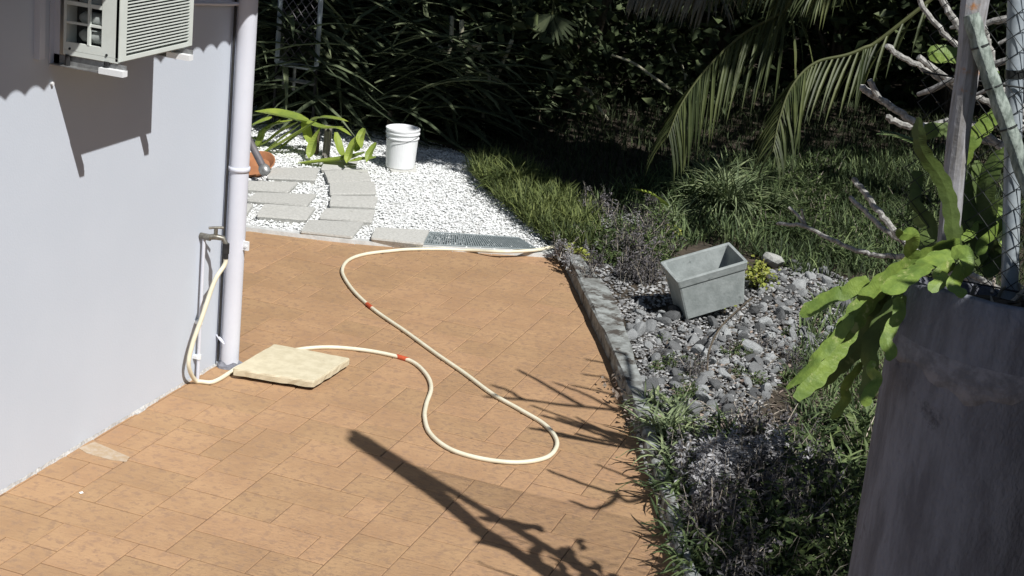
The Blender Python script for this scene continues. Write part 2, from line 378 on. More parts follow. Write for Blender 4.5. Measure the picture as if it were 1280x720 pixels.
# white gravel bed with edging strip, flagstones and drain grate
gl = [G(298, 286), G(440, 303), G(560, 312), G(690, 321)]
GR = [g[:2] for g in gl]+[(-2.80, 9.95), (-3.05, 10.5), (-3.45, 11.0), (-3.9, 11.4), (-4.3, 11.95), (-4.9, 12.3), (-8.5, 12.3), (-8.5, 7.6), (-5.4, 8.6)]
bed = sheet(GR, .008, 'gravel_bed', MT['gravelbed'], .03, kind='structure')
q = scatter([g[:2] for g in GR[:10]]+[(-6.4, 12.3), (-6.4, 8.9)], 40000, .012)
q[:, 2] += rng.uniform(0, .012, len(q)); V, F = stones(q, .0092)
MB().add(V, F).build('white_gravel', MT['pebble'], kind='stuff', label='white pebble gravel between the flagstones and the garden', cat='gravel')
gp = np.array([g+np.array([0, 0, .012]) for g in gl]); gp = catmull(gp, 6)
b = MB(); k = len(gp)
d = np.gradient(gp, axis=0); d /= np.linalg.norm(d, axis=1)[:, None]; nrm = np.stack([-d[:, 1], d[:, 0], 0*d[:, 0]], 1)
V = np.concatenate([gp-nrm*.03-[0, 0, .03], gp-nrm*.026+[0, 0, .013], gp+nrm*.026+[0, 0, .013], gp+nrm*.03-[0, 0, .03]])
i = np.arange(k-1); b.add(V, np.concatenate([np.stack([i+s*k, i+1+s*k, i+1+(s+1)*k, i+(s+1)*k], 1) for s in range(3)]))
b.build('edging_strip', mat('white_cement', (.62,.63,.62), (.50,.51,.50), 14, .9, .002, 60), label='thin white cement edging between the orange paving and the white gravel', cat='edging')

def flag(quad, z=.05, th=.055):
    P = np.array([G(220+x/2.6667, 120+y/2.6667, z) for x, y in quad]); c = P.mean(0); c[2] = 0
    P = (P-c)*.955; th_ = []
    rim = []
    for i in range(4):           # rounded, chipped outline
        a, d = P[i], P[(i+1) % 4]
        for t in (.03, .2, .4, .6, .8, .97):
            q = a+(d-a)*t; q = q*(1+r2.uniform(-.012, .006)); rim.append(q)
    rim = np.array(rim); n = len(rim); ctr = rim.mean(0)
    rim[:, 2] = z
    top = (rim-ctr)*np.array([.985, .985, 1])+ctr; top[:, 2] = z+0
    side = rim.copy(); side[:, 2] = z-.012; low = (rim-ctr)*np.array([.90, .86, 1])+ctr; low[:, 2] = z-th
    V = np.vstack([low, side, top, [[ctr[0], ctr[1], z+.001]]]); i = np.arange(n); j = (i+1) % n
    F = [np.concatenate([np.stack([i, j, j+n, i+n], 1), np.stack([i+n, j+n, j+2*n, i+2*n], 1)]), np.stack([i+2*n, j+2*n, np.full(n, 3*n)], 1)]
    area = np.sum(rim[:, 0]*np.roll(rim[:, 1], -1)-np.roll(rim[:, 0], -1)*rim[:, 1])
    if area < 0: F = [f[:, ::-1] for f in F]
    return mesh('flagstone', V, F, MT['flag']), c
FL = [  # outlines read off the photograph
 ([(318,237),(482,237),(470,278),(298,270)], 'grey flagstone just beside the fallen grey pipe, top of the left column'),
 ([(238,282),(412,285),(377,318),(225,308)], 'grey flagstone second from the far end of the left column, below the pipe end'),
 ([(262,320),(476,325),(441,365),(228,345)], 'long grey flagstone third from the far end of the left column'),
 ([(290,358),(470,370),(440,410),(262,397)], 'grey flagstone of the left column nearest the white edging'),
 ([(170,350),(262,359),(234,398),(140,390)], 'grey flagstone half hidden behind the white downpipe'),
 ([(495,206),(612,204),(602,240),(479,243)], 'grey flagstone farthest in the right column, under the strap leaves'),
 ([(488,247),(642,243),(656,280),(503,285)], 'grey flagstone with a dark twig on it, left of the white bucket'),
 ([(508,287),(665,284),(672,323),(508,325)], 'grey flagstone third from the far end of the right column'),
 ([(514,330),(678,334),(668,368),(506,362)], 'grey flagstone fourth from the far end of the right column'),
 ([(496,372),(670,378),(658,418),(470,405)], 'grey flagstone fifth from the far end of the right column'),
 ([(440,410),(633,420),(592,470),(408,450)], 'large grey flagstone against the edging, left of the two by the paving'),
 ([(662,436),(850,445),(828,492),(643,473)], 'grey flagstone against the edging, directly left of the drain grate'),
 ([(688,222),(800,226),(806,250),(716,250)], 'small grey flagstone under the white bucket'),
]
for n_, (qd, lb) in enumerate(FL):
    me, c = flag(qd, .032 if n_ == 12 else .052+r2.uniform(-.005, .005))
    link('flagstone', me, label=lb, cat='paving slab', loc=tuple(c), rot=(r2.uniform(-.006, .006), r2.uniform(-.006, .006), 0))
# drain grate
t = thing('drain_grate', 'grey slotted drain grate at the edge of the white gravel', 'drain grate')
A_, B_, C_, D_ = G(538, 290, .03), G(648, 297, .03), G(672, 312, .03), G(529, 305, .03)
b = MB(); n = 46
for k in range(n):
    s0, s1 = (k+.12)/n, (k+.72)/n
    pts = [D_+(C_-D_)*s0, D_+(C_-D_)*s1, A_+(B_-A_)*s1, A_+(B_-A_)*s0]; pts = np.array(pts)
    b.add(np.vstack([pts, pts-[0, 0, .012]]), np.array([(0,1,2,3),(0,4,5,1),(1,5,6,2),(2,6,7,3),(3,7,4,0)]))
b.build('grate_bars', MT['grate'], t)
b = MB()
for p_, q_ in ((A_, B_), (B_, C_), (C_, D_), (D_, A_)):
    b.tube(np.array([p_, (p_+q_)/2, q_])+[0, 0, .0], .0045, 6)
b.build('frame', MT['grate'], t)
b = MB(); P4 = np.array([D_, C_, B_, A_])-[0, 0, .017]; b.add(P4, np.array([(0, 1, 2, 3)])); b.build('channel', MT['dark'], t)

# kerb
kp = [(705, 333), (722, 367), (742, 410), (762, 455), (784, 512), (802, 562), (818, 615), (836, 680), (852, 740)]
K = np.array([G(x, y, 0) for x, y in kp]); K = np.vstack([[K[0]+(K[0]-K[1])*.3], K, [[-.75, 5.4, 0], [-.6, 4.9, 0]]])
K = catmull(K, 4); d = np.gradient(K, axis=0); d /= np.linalg.norm(d, axis=1)[:, None]
if d[0][1] < 0: pass
nr = np.stack([-d[:, 1], d[:, 0], 0*d[:, 0]], 1); nr *= np.sign(nr[:, :1])
kw = np.interp(np.arange(len(K)), [0, 6, 9, 14, 20, 26, len(K)], [.04, .10, .16, .13, .08, .05, .05])
def ksec(o, z, jit=.004): return K+nr*o[:, None]+np.array([0, 0, z])+rng.normal(0, jit, K.shape)
z1 = np.full(len(K), 0.)
rows = [ksec(z1, -.03), ksec(z1, .078, .003), ksec(z1+.008, .090, .002), ksec(kw, .092, .003), ksec(kw+.004, -.03)]
k = len(K); V = np.concatenate(rows); i = np.arange(k-1)
F = np.concatenate([np.stack([i+s*k, i+(s+1)*k, i+1+(s+1)*k, i+1+s*k], 1) for s in range(4)])
MB().add(V, F).build('kerb', MT['kerb'], kind='structure')

# garden soil
Kx = K+nr*(kw*.5)[:, None]
SO = [(-2.80, 10.0)]+[tuple(p[:2]) for p in Kx[2:]]+[(-.2, 4.0), (6, 4.0), (6, 30), (-14, 30), (-14, 12.25), (-4.9, 12.25), (-4.3, 11.9), (-3.9, 11.35), (-3.45, 10.95), (-3.05, 10.45)]
sheet(SO, .045, 'garden_soil', MT['soil'], .06, kind='structure')

# ------------------------------------------------------------------ house
house = thing('house', 'pale grey rendered house wall with a white downpipe at its corner', 'house')
b = MB()
yb, ze = 6.84, 2.66
# wall face subdivided for a slightly wavy foot
ny = 60; ys = np.linspace(-3, yb, ny)
V = np.vstack([np.column_stack([np.full(ny, WX), ys, np.full(ny, -.03)]), np.column_stack([np.full(ny, WX), ys, np.full(ny, ze)])])
i = np.arange(ny-1); b.add(V, np.stack([i, i+1, i+1+ny, i+ny], 1))
b.add([(WX, yb, -.03), (-8.6, yb, -.03), (-8.6, yb, ze), (WX, yb, ze), (WX, -3, -.03), (-8.6, -3, -.03), (-8.6, -3, ze), (WX, -3, ze)],
      np.array([(0, 1, 2, 3), (5, 4, 7, 6), (1, 5, 6, 2), (3, 2, 6, 7)]))
b.build('wall', MT['wall'], house)
# ragged mortar foot of the wall
ny = 160; ys = np.linspace(2, yb-.01, ny); off = .003+.006*np.abs(np.interp(ys, np.linspace(2, 7, 70), rng.normal(0, .6, 70))); zz = .004+.008*rng.random(ny)
V = np.vstack([np.column_stack([np.full(ny, WX+.001), ys, zz+.008]), np.column_stack([WX+off*.5, ys, zz]), np.column_stack([WX+off, ys, np.full(ny, -.004)])])
i = np.arange(ny-1); MB().add(V, np.concatenate([np.stack([i+s*ny, i+(s+1)*ny, i+1+(s+1)*ny, i+1+s*ny], 1) for s in range(2)])).build('mortar_foot', MT['gravelbed'], house)
# corrugated roof: sheet edge over the wall
pit = .122; n = int(11.5/pit*12); ys = np.linspace(-3.4, 7.25, n)
wv = np.abs(np.sin(math.pi*ys/pit))**.8*.03
x0, x1 = -3.085, -8.9; z0 = 2.515; sl_ = .2
V = np.vstack([np.column_stack([np.full(n, x0), ys, z0+wv]), np.column_stack([np.full(n, x1), ys, z0+wv+(x0-x1)*sl_]),
               np.column_stack([np.full(n, x0), ys, z0+wv+.012]), np.column_stack([np.full(n, x1), ys, z0+wv+.012+(x0-x1)*sl_])])
i = np.arange(n-1)
MB().add(V, np.concatenate([np.stack([i, i+n, i+1+n, i+1], 1), np.stack([i+2*n, i+1+2*n, i+1+3*n, i+3*n], 1), np.stack([i, i+1, i+1+2*n, i+2*n], 1)])).build('roof', MT['roof'], house)
# downpipe with clips
PX, PY, PR = WX+.052, 6.812, .048
dp = thing('downpipe', 'white painted downpipe running down the house corner', 'downpipe', (PX, PY, 0))
MB().tube([(0, 0, .0), (0, 0, 1.0), (0, 0, 2.5)], PR, 24).build('pipe', MT['pipe'], dp, smooth=True)
def ringz(z, r_, h, name, m, par, bulge=.0):
    MB().lathe([(PR-.002, z-h), (r_, z-h*.8), (r_+bulge, z), (r_, z+h*.8), (PR-.002, z+h)], 24).build(name, m, par, smooth=True)
zc = ONX(295, 212, PX)[2]
ringz(zc, PR+.006, .012, 'clip', MT['pipe'], dp)
MB().box((-.06, -.012-.0, zc-.012), (-.04, .012, zc+.012)).build('clip', MT['pipe'], dp)
zb = ONX(283, 422, PX-.03)[2]
b = MB(); b.tube([(-.05, -.05, zb+.03), (-.02, -.058, zb+.012), (.0, -.06, zb-.006)], [.005, .008, .004], 6); b.build('hook', MT['pipe'], dp)
b = MB(); b.box((PR-.004, -.008, .62), (PR+.028, .004, .665)); b.tube([(PR+.016, -.009, .642), (PR+.016, -.014, .642)], .007, 8); b.build('bracket', MT['white'], dp)
MB().tube([(-.036, -.052, .03), (-.036, -.052, 1.2), (-.036, -.052, 2.4)], .0055, 6).build('dark_gap_strip', MT['dark'], dp)  # black strip added to draw the shadow gap between wall and pipe
MB().lathe([(PR+.02, 0), (PR+.016, .012), (PR+.006, .02), (PR, .03)], 20, wob=lambda V: V*(1+.12*np.sin(V[:, :1]*90)*np.cos(V[:, 1:2]*70))).build('mortar_collar', MT['potband'], dp)

# lumps of mortar around the pipe foot
# horizontal conduit under the eave
c0, c1 = ONX(240, 4, WX+.02), ONX(304, 5, WX+.02)
MB().tube([c0-(c1-c0)*2.0, c0, c1, c1+(c1-c0)*.05], .009, 8).build('eave_conduit', MT['pipe'], label='thin horizontal conduit painted like the wall beside the air conditioner', cat='conduit')

# supply pipe and tap
tp = thing('garden_tap', 'weathered brass garden tap on a thin white supply pipe', 'tap')
TX = WX+.022
bpt, tpt = ONX(249, 452, TX), ONX(254, 296, TX); bpt[2] = .0
ytap = (bpt[1]+tpt[1])/2; ztap = tpt[2]
MB().tube([(TX, ytap, 0), (TX, ytap, ztap*.5), (TX, ytap, ztap)], .0085, 10).build('supply_pipe', MT['pipe'], tp, smooth=True)
for z in (.12, .30):
    b = MB(); b.tube([(TX, ytap-.0, z-.012), (TX, ytap, z+.012)], .013, 10); b.box((WX, ytap-.018, z-.008), (TX, ytap+.018, z+.008)); b.build('clip', MT['white'], tp)
b = MB()
b.tube([(TX-.02, ytap, ztap), (TX+.035, ytap, ztap)], .016, 10)
b.tube([(TX+.02, ytap, ztap), (TX+.05, ytap+.01, ztap+.006), (TX+.085, ytap+.03, ztap), (TX+.10, ytap+.036, ztap-.03)], [.013, .015, .013, .012], 10)
b.tube([(TX+.055, ytap+.012, ztap), (TX+.055, ytap+.012, ztap+.045)], .010, 8)
b.build('tap_body', MT['brass'], tp, smooth=True)
b = MB(); b.tube([(TX+.03, ytap-.012, ztap+.05), (TX+.055, ytap+.012, ztap+.052), (TX+.08, ytap+.036, ztap+.05)], [.007, .006, .007], 8); b.build('handle', MT['brass'], tp)
HX, HY, HZ = TX+.10, ytap+.036, ztap-.03
b = MB(); b.tube([(HX, HY, HZ+.006), (HX, HY, HZ-.045)], .016, 12); b.tube([(HX, HY, HZ-.045), (HX+.001, HY, HZ-.07)], .013, 12); b.build('hose_connector', MT['dark'], tp)

# hose
hs = thing('garden_hose', 'cream garden hose looped across the orange paving from the tap', 'hose')
rr = .0108
px = [(263,478),(274,474),(287,466),(300,458),(330,447),(372,437),(410,434),(450,437),(485,443),(515,452),(533,468),(539,485),(533,505),(531,522),(538,542),(562,561),(600,573),(645,578),(680,573),(694,562),(695,548),(680,530),(650,512),(615,492),(580,466),(545,442),(505,413),(470,389),(445,367),(431,348),(428,336),(436,325),(455,318),(485,314),(520,311.5),(580,312.5),(625,314.5),(665,313),(690,309),(720,304)]
P = [G(x, y, rr if x < 600 or y > 400 else .045) for x, y in px]
pv = [np.array([HX, HY, HZ-.06]), np.array([HX, HY-.005, HZ-.10]), ONX(268, 352, WX+.10), ONX(253, 395, WX+.075), ONX(240, 432, WX+.05), ONX(236, 458, WX+.045), G(246, 477, rr)]
H_ = catmull(np.array(pv+P), 7)
H_[:, 2] = np.maximum(H_[:, 2], rr*.95)
MB().tube(H_, rr, 10).build('hose_tube', MT['hose'], hs, smooth=True)
for cx, cy in ((461, 382), (503, 447)):
    g = G(cx, cy, rr); k = int(np.argmin(np.linalg.norm(H_-g, axis=1)))
    b = MB(); dd = H_[k+1]-H_[k-1]; dd /= np.linalg.norm(dd)
    b.tube([H_[k]-dd*.036, H_[k]-dd*.012, H_[k]+dd*.012, H_[k]+dd*.036], [.0118, .0125, .0125, .0118], 10); b.build('coupling', MT['red'], hs, smooth=True)

# cream slab on the paving
sq = [G(290, 462, .05), G(392, 478, .05), G(438, 449, .05), G(343, 431, .05)]
P = np.array(sq); c = P.mean(0); rim = []
for i in range(4):
    a, d = P[i], P[(i+1) % 4]
    for t_ in np.linspace(.02, .98, 14): rim.append(a+(d-a)*t_)
rim = np.array(rim); n = len(rim); rim2 = rim+rng.normal(0, .0022, rim.shape)
def ins(s, z, j=.0012):
    v = (rim-c)*np.array([s, s, 1])+c; v[:, 2] = z; return v+rng.normal(0, j, v.shape)
V = np.vstack([ins(.92, .016, 0), ins(.992, .021, .0014), ins(1.0, .048, .0014), ins(.99, .0555, .0006), ins(.97, .056, 0), [[c[0], c[1], .054]]])
i = np.arange(n); j = (i+1) % n
F = [np.concatenate([np.stack([i+s*n, j+s*n, j+(s+1)*n, i+(s+1)*n], 1) for s in range(4)]), np.stack([i+4*n, j+4*n, np.full(n, 5*n)], 1)]
o = MB().add(V, F).build('concrete_slab', MT['slabc'], label='square cream concrete slab lying on the orange paving beside the downpipe', cat='slab')
b = MB()
for x, y in ((310, 463), (405, 462), (350, 445), (385, 476)):
    g = G(x, y, 0); b.box((g[0]-.02, g[1]-.02, -.002), (g[0]+.02, g[1]+.02, .018))
b.build('packer', MT['dark'], o)

# ------------------------------------------------------------------ air conditioner
ac = thing('air_conditioner', 'white outdoor air conditioner unit bracketed high on the house wall', 'air conditioner')
ax0, ax1 = WX+.055, -3.38
ay0, ay1, az0, az1 = 5.33, 5.875, 1.775, 2.30
b = MB()
b.box((ax0, ay0+.012, az0), (ax0+.012, ay1, az1)); b.box((ax0, ay1-.012, az0), (ax1-.012, ay1, az1)); b.box((ax0, ay0, az1-.012), (ax1, ay1, az1))
b.build('case', MT['acw'], ac, bevel=.003)
MB().box((ax0+.0, ay0, az0-.006), (ax1-.001, ay1, az0+.012)).build('base_pan', MT['acw'], ac)
b = MB(); b.box((ax0+.013, ay0+.07, az0+.013), (ax1-.05, ay1-.013, az1-.013)); b.build('core', MT['acdark'], ac)
# side (towards the camera) with openings
b = MB(); e = .0
W_ = ax1-ax0
b.box((ax1-.075, ay0, az0+.013), (ax1, ay0+.012, az1-.012))                      # wide front post of the side panel
b.box((ax0, ay0, az0+.013), (ax1-.075, ay0+.012, az0+.045))
b.box((ax0, ay0, az0+.045), (ax0+.012, ay0+.012, az1-.012))
for k in range(1, 6):
    z = az0+.045+.072*k; b.box((ax0+.012, ay0+.001, z), (ax1-.075, ay0+.011, z+.009 if k != 2 else z+.015))
xm = ax0+.108; b.box((xm, ay0-.002, az0+.045), (xm+.010, ay0+.010, az1-.012))
b.build('side_panel', MT['acw'], ac)
b = MB()
for z in np.arange(az0+.075, az1-.02, .066): b.tube([(ax0+.05, ay0+.04, z), (ax0+.07, ay0+.04, z), (ax0+.14, ay0+.04, z), (ax1-.08, ay0+.04, z)], [.012, .026, .028, .028], 12)
b.build('coil', MT['acgrey'], ac, smooth=True)
# front louvres
b = MB()
b.box((ax1-.012, ay0, az0), (ax1+.004, ay0+.05, az1)); b.box((ax1-.012, ay1-.028, az0), (ax1+.004, ay1, az1)); b.box((ax1-.012, ay0+.05, az0), (ax1+.004, ay1-.028, az0+.016)); b.box((ax1-.012, ay0+.05, az1-.02), (ax1+.004, ay1-.028, az1))
b.build('front_frame', MT['acw'], ac)
lv = MB().box((ax1-.007, ay0+.049, 0), (ax1+.004, ay1-.027, .0042)); lm = mesh('louvre', lv.v, lv.f, MT['acw'])
z = az0+.028
while z < az1-.03:
    link('louvre', lm, ac, loc=(0, 0, z)); z += .0127
for y, z in ((ay0-.001, az0+.02),):
    for x in (ax0+.03, ax1-.05): MB().tube([(x, y+.002, z), (x, y-.003, z)], .005, 8).build('screw', MT['dark'], ac)
for n_, y in enumerate((ay0+.012, ay1-.04)):
    t = thing('wall_bracket', ('nearer' if n_ == 0 else 'farther')+' steel bracket under the air conditioner'+(' at its open side' if n_ == 0 else ' at its grille end'), 'bracket', (0, y, 0))
    b = MB(); b.box((WX+.002, 0, az0-.048), (ax1+.03, .004, az0-.012)); b.box((WX+.002, -.026, az0-.052), (ax1+.03, .004, az0-.048)); b.build('arm', MT['steel'], t)
    b = MB(); b.box((WX+.001, -.026, az0-.06), (WX+.005, .004, az1+.1)); b.box((WX+.001, .0, az0-.05), (WX+.03, .003, az1+.1)); b.build('upright', MT['pipe'], t)
    b = MB(); b.box((ax1-.075, -.028, az0-.053), (ax1+.032, .006, az0-.030)); b.build('end_cap', MT['white'], t)
    b = MB(); b.tube([(ax1-.05, -.01, az0-.02), (ax1-.05, -.01, az0-.005)], .012, 8); b.tube([(ax0+.02, -.01, az0-.05), (ax0+.02, -.01, az0-.005)], .010, 8); b.build('rubber_foot', MT['dark'], t)
    MB().tube([(WX, -.01, az0-.13), (WX+.012, -.01, az0-.13)], .007, 8).build('bolt', MT['white'], t)
t = thing('wall_conduit', 'pale vertical conduit on the wall behind the air conditioner', 'conduit')
MB().box((WX, ay0-.11, az0-.02), (WX+.025, ay0-.075, 2.6)).build('duct', MT['pipe'], t)

# ------------------------------------------------------------------ bucket
g = G(500, 208, .035)
bk = thing('bucket', 'white plastic bucket standing on the gravel in front of the dark hedge', 'bucket', (g[0], g[1], .034))
MB().lathe([(.0, .002), (.106, .0), (.110, .006), (.121, .225), (.128, .227), (.128, .234), (.122, .238), (.124, .262), (.131, .264), (.131, .271), (.125, .275), (.126, .29), (.130, .293), (.130, .302), (.122, .303), (.118, .24), (.104, .012), (0, .01)], 40).build('pail', MT['white'], bk, smooth=False)
MB().lathe([(0, .285), (.118, .287), (.121, .300), (.117, .304), (.113, .292), (0, .291)], 40, M=Matrix.Rotation(.04, 4, 'X')).build('lid', MT['white'], bk)
a = np.linspace(-.1, math.pi+.1, 16)
MB().tube(np.column_stack([-.126*np.cos(a), -.134*np.sin(a)**.5 if False else -.134*np.clip(np.sin(a), 0, 1)-.0, .252-.035*np.clip(np.sin(a), 0, 1)]), .0025, 6).build('handle', MT['steel'], bk)

# ------------------------------------------------------------------ terracotta pot with grey pipe, timber post
g = G(318, 208, .07)
tp_ = thing('terracotta_saucer', 'orange terracotta saucer tipped towards the paving behind the downpipe', 'plant saucer', (g[0], g[1], .075), (R(24), R(-6), 0))
MB().lathe([(0, -.012), (.11, -.012), (.15, .022), (.157, .022), (.157, .014), (.115, -.024), (0, -.024)], 36).build('dish', MT['terra'], tp_, smooth=False)
p0 = G(331, 213, .12); p1 = AT(314, 180, p0[1]+.05)
t = thing('fallen_pipe', 'dark grey pipe with a round end cap leaning on the terracotta saucer', 'pipe')
pd = p1-p0; MB().tube([p0, p0+pd, p0+pd*2.3], .026, 14).build('pipe', MT['greypvc'], t, smooth=True)
MB().tube([p0-pd*.12, p0-pd*.02, p0+pd*.1, p0+pd*.18], [.034, .042, .04, .03], 16).build('end_cap', MT['steel'], t, smooth=True)
g = G(407, 196, .02)
t = thing('timber_post', 'short weathered timber stake with a hole near its top', 'post', (g[0], g[1], 0), (0, R(2), R(20)))
b = MB(); b.box((-.028, -.022, 0), (.028, .022, .27)); b.build('stake', MT['wood'], t, bevel=.004)
MB().tube([(0, -.0225, .235), (0, -.0245, .235)], .011, 12).build('hole', MT['dark'], t)

# ------------------------------------------------------------------ concrete trough
def Rz(a): return Matrix.Rotation(a, 4, 'Z')
Mt = Matrix.Translation((-1.666, 8.999, .132)) @ Rz(.606) @ Matrix.Rotation(-.305, 4, 'Y') @ Matrix.Rotation(.117, 4, 'X')
t = link('concrete_trough', None, None, 'grey concrete planter trough tipped over on the stones', 'planter'); t.matrix_world = Mt
L_, W2, Hh, tpz = .442, .281, .278, .80
def rr_(l, w_, z, r_=.012, n=3):
    out = []
    for sx, sy, a0 in ((1, 1, 0), (-1, 1, 90), (-1, -1, 180), (1, -1, 270)):
        for k in range(n): 
            a = R(a0+90*k/(n-1)); out.append((sx*(l/2-r_)+r_*math.cos(a), sy*(w_/2-r_)+r_*math.sin(a), z))
    return out
secs = [(L_-.075, W2*.78, 0), (L_-.03, W2-.03, Hh-.055), (L_-.018, W2-.016, Hh-.05), (L_, W2, Hh-.004), (L_-.006, W2-.006, Hh), (L_-.034, W2-.034, Hh), (L_-.042, W2-.042, Hh-.006), (L_-.11, W2*.78-.04, .03)]
V = np.array(sum([rr_(*s) for s in secs], [])); n = 12; k = len(secs); i = np.arange(k-1)[:, None]*n; j = np.arange(n)[None]; j2 = (j+1) % n
F = [np.stack([i+j, i+j2, i+n+j2, i+n+j], -1).reshape(-1, 4), np.array([[0]+list(range(11, 0, -1))]), np.array([list(range((k-1)*n, k*n))])]
V = V+rng.normal(0, .0009, V.shape)
MB().add(V, F).build('trough_body', MT['trough'], t)
q = np.column_stack([rng.uniform(-.15, .15, 240), rng.uniform(-.08, .08, 240), rng.uniform(.035, .055, 240)]); V, F = stones(q, .013)
MB().add(V, F).build('dry_soil', MT['soil'], t)

# ------------------------------------------------------------------ rocks
def rock_mesh(seed):
    import bmesh
    bm = bmesh.new(); bmesh.ops.create_icosphere(bm, subdivisions=2, radius=1)
    r = random.Random(seed); pl = [Vector((r.gauss(0, 1), r.gauss(0, 1), r.gauss(0, 1))).normalized() for _ in range(11)]; ds = [r.uniform(.55, .9) for _ in pl]
    for v in bm.verts:
        for n_, d_ in zip(pl, ds):
            s_ = v.co.dot(n_)
            if s_ > d_: v.co -= n_*(s_-d_)
        v.co.z *= .62; v.co.x *= 1.15
    me = bpy.data.meshes.new('rock'); bm.to_mesh(me); bm.free(); me.materials.append(MT['rock']); return me
rms = [rock_mesh(s) for s in range(10)]
ROCKP = [(782, 398), (796, 378), (835, 400), (880, 360), (945, 345), (1000, 332), (1060, 350), (1060, 400), (1030, 440), (985, 450), (975, 480), (940, 520), (880, 530), (815, 520), (800, 470), (788, 425)]
RP = [tuple(G(x, y, .05)[:2]) for x, y in ROCKP]
pts = []; tries = 0
while len(pts) < 300 and tries < 14000:
    tries += 1
    q = scatter(RP, 1)[0]; s = random.choice([.022, .026, .032, .038, .046, .056])
    if all((q[0]-p[0])**2+(q[1]-p[1])**2 > (.8*(s+p[2]))**2 for p in pts): pts.append((q[0], q[1], s))
for k, (x, y, s) in enumerate(pts):
    if (x+1.666)**2+(y-8.999)**2 < .03: continue
    link('rock', rms[k % 10], label='small grey broken rock in the stone pile around the concrete trough', cat='rock', group='grey rocks piled round the trough',
         loc=(x, y, .045+s*.35+random.uniform(0, .02)), rot=(random.uniform(-1, 1), random.uniform(-1, 1), random.uniform(0, 6.3))).scale = (s, s*random.uniform(.7, 1.1), s*random.uniform(.7, 1.2))
for (x, y, s, lb) in ((965, 327, .085, 'largest pale rock standing behind the yellow-leaved plant'), (722*1., 0, 0, '')):
    if s:
        g = G(x, y+8, .05); o = link('rock', rms[3], label=lb, cat='rock', loc=(g[0], g[1], .1), rot=(.2, .4, 1)); o.scale = (s, s*.8, s*1.1)
        o.data = o.data.copy(); o.data.materials[0] = mat('pale_rock', (.52, .53, .5), (.34, .35, .33), 18, .9, .004, 50)
for (x, y, s, rz) in ((940, 442, .07, .4), (990, 335, .05, 2)):
    g = G(x, y, .05); o = link('rock', rms[5], label={940: 'pale rounded rock at the near edge of the stone pile', 990: 'pale rock lying on the far edge of the stone pile'}[x], cat='rock', loc=(g[0], g[1], .09), rot=(0, .3, rz)); o.scale = (s, s*.8, s)
q = scatter(RP, 7000, .05); q[:, 2] += rng.uniform(0, .02, len(q)); V, F = stones(q, .013)
q2 = scatter([tuple(G(x, y, .05)[:2]) for x, y in ((690, 315), (735, 300), (830, 330), (840, 380), (770, 400), (735, 365))], 1500, .055); V2, F2 = stones(q2, .012)
q3 = scatter([tuple(G(x, y, .07)[:2]) for x, y in ((750, 380), (800, 400), (960, 520), (1000, 720), (850, 720), (800, 560))], 2600, .055); V3, F3 = stones(q3, .010)
MB().add(V, F).add(V2, F2).add(V3, F3).build('grey_gravel', MT['chip'], kind='stuff', label='loose grey gravel and chips over the garden bed', cat='gravel')

# ------------------------------------------------------------------ big concrete pot
PC = np.array([.026, 4.50, 0]); PRr = .335; ZR = 1.70
pot = thing('concrete_pot', 'tall dark streaked concrete pot at the right edge of the garden', 'planter', tuple(PC))
prof = [(.300, -.05), (.306, .0), (.318, .5), (.328, 1.1), (.334, 1.58)]
def wobp(V):
    a = np.arctan2(V[:, 1], V[:, 0]); r_ = 1+.004*np.sin(a*5+V[:, 2]*1.3)+.003*np.sin(a*13+V[:, 2]*.8)
    V = V.copy(); V[:, 0] *= r_; V[:, 1] *= r_; return V
pf = [(np.interp(z, [-.05, .5, 1.1, 1.6], [.300, .318, .328, .335]), z) for z in np.linspace(-.05, 1.60, 24)]
MB().lathe(pf, 72, wob=wobp).build('pot_wall', MT['pot'], pot, smooth=True)
MB().lathe([(.334, 1.56), (.3365, 1.562), (.3375, 1.60), (.3374, 1.644), (.3372, 1.646)], 72, wob=lambda V: wobp(V)-np.column_stack([V[:, 0]*0, V[:, 0]*0, (V[:, 2] < 1.58)*(.02*np.sin(V[:, 0]*23+V[:, 1]*9)+.012*np.sin(V[:, 0]*61))])).build('mortar_band', MT['potband'], pot, smooth=True)
def tilt(V):
    V = wobp(V); k = np.clip((V[:, 2]-1.65)/.05, 0, 1); V[:, 2] += k*(.045-.21*V[:, 1]-.02*V[:, 0]+.002*np.sin(V[:, 0]*31)); return V
MB().lathe([(.3368, 1.644), (.334, 1.66), (.329, 1.68), (.324, 1.70), (.317, 1.708), (.296, 1.710), (.287, 1.70), (.283, 1.60)], 72, wob=tilt).build('rim', MT['pot'], pot, smooth=True)
MB().lathe([(.292, 1.66), (.2, 1.685), (.08, 1.70), (0, 1.70)], 40, wob=lambda V: tilt(V+rng.normal(0, .004, V.shape))).build('soil', MT['soil'], pot)

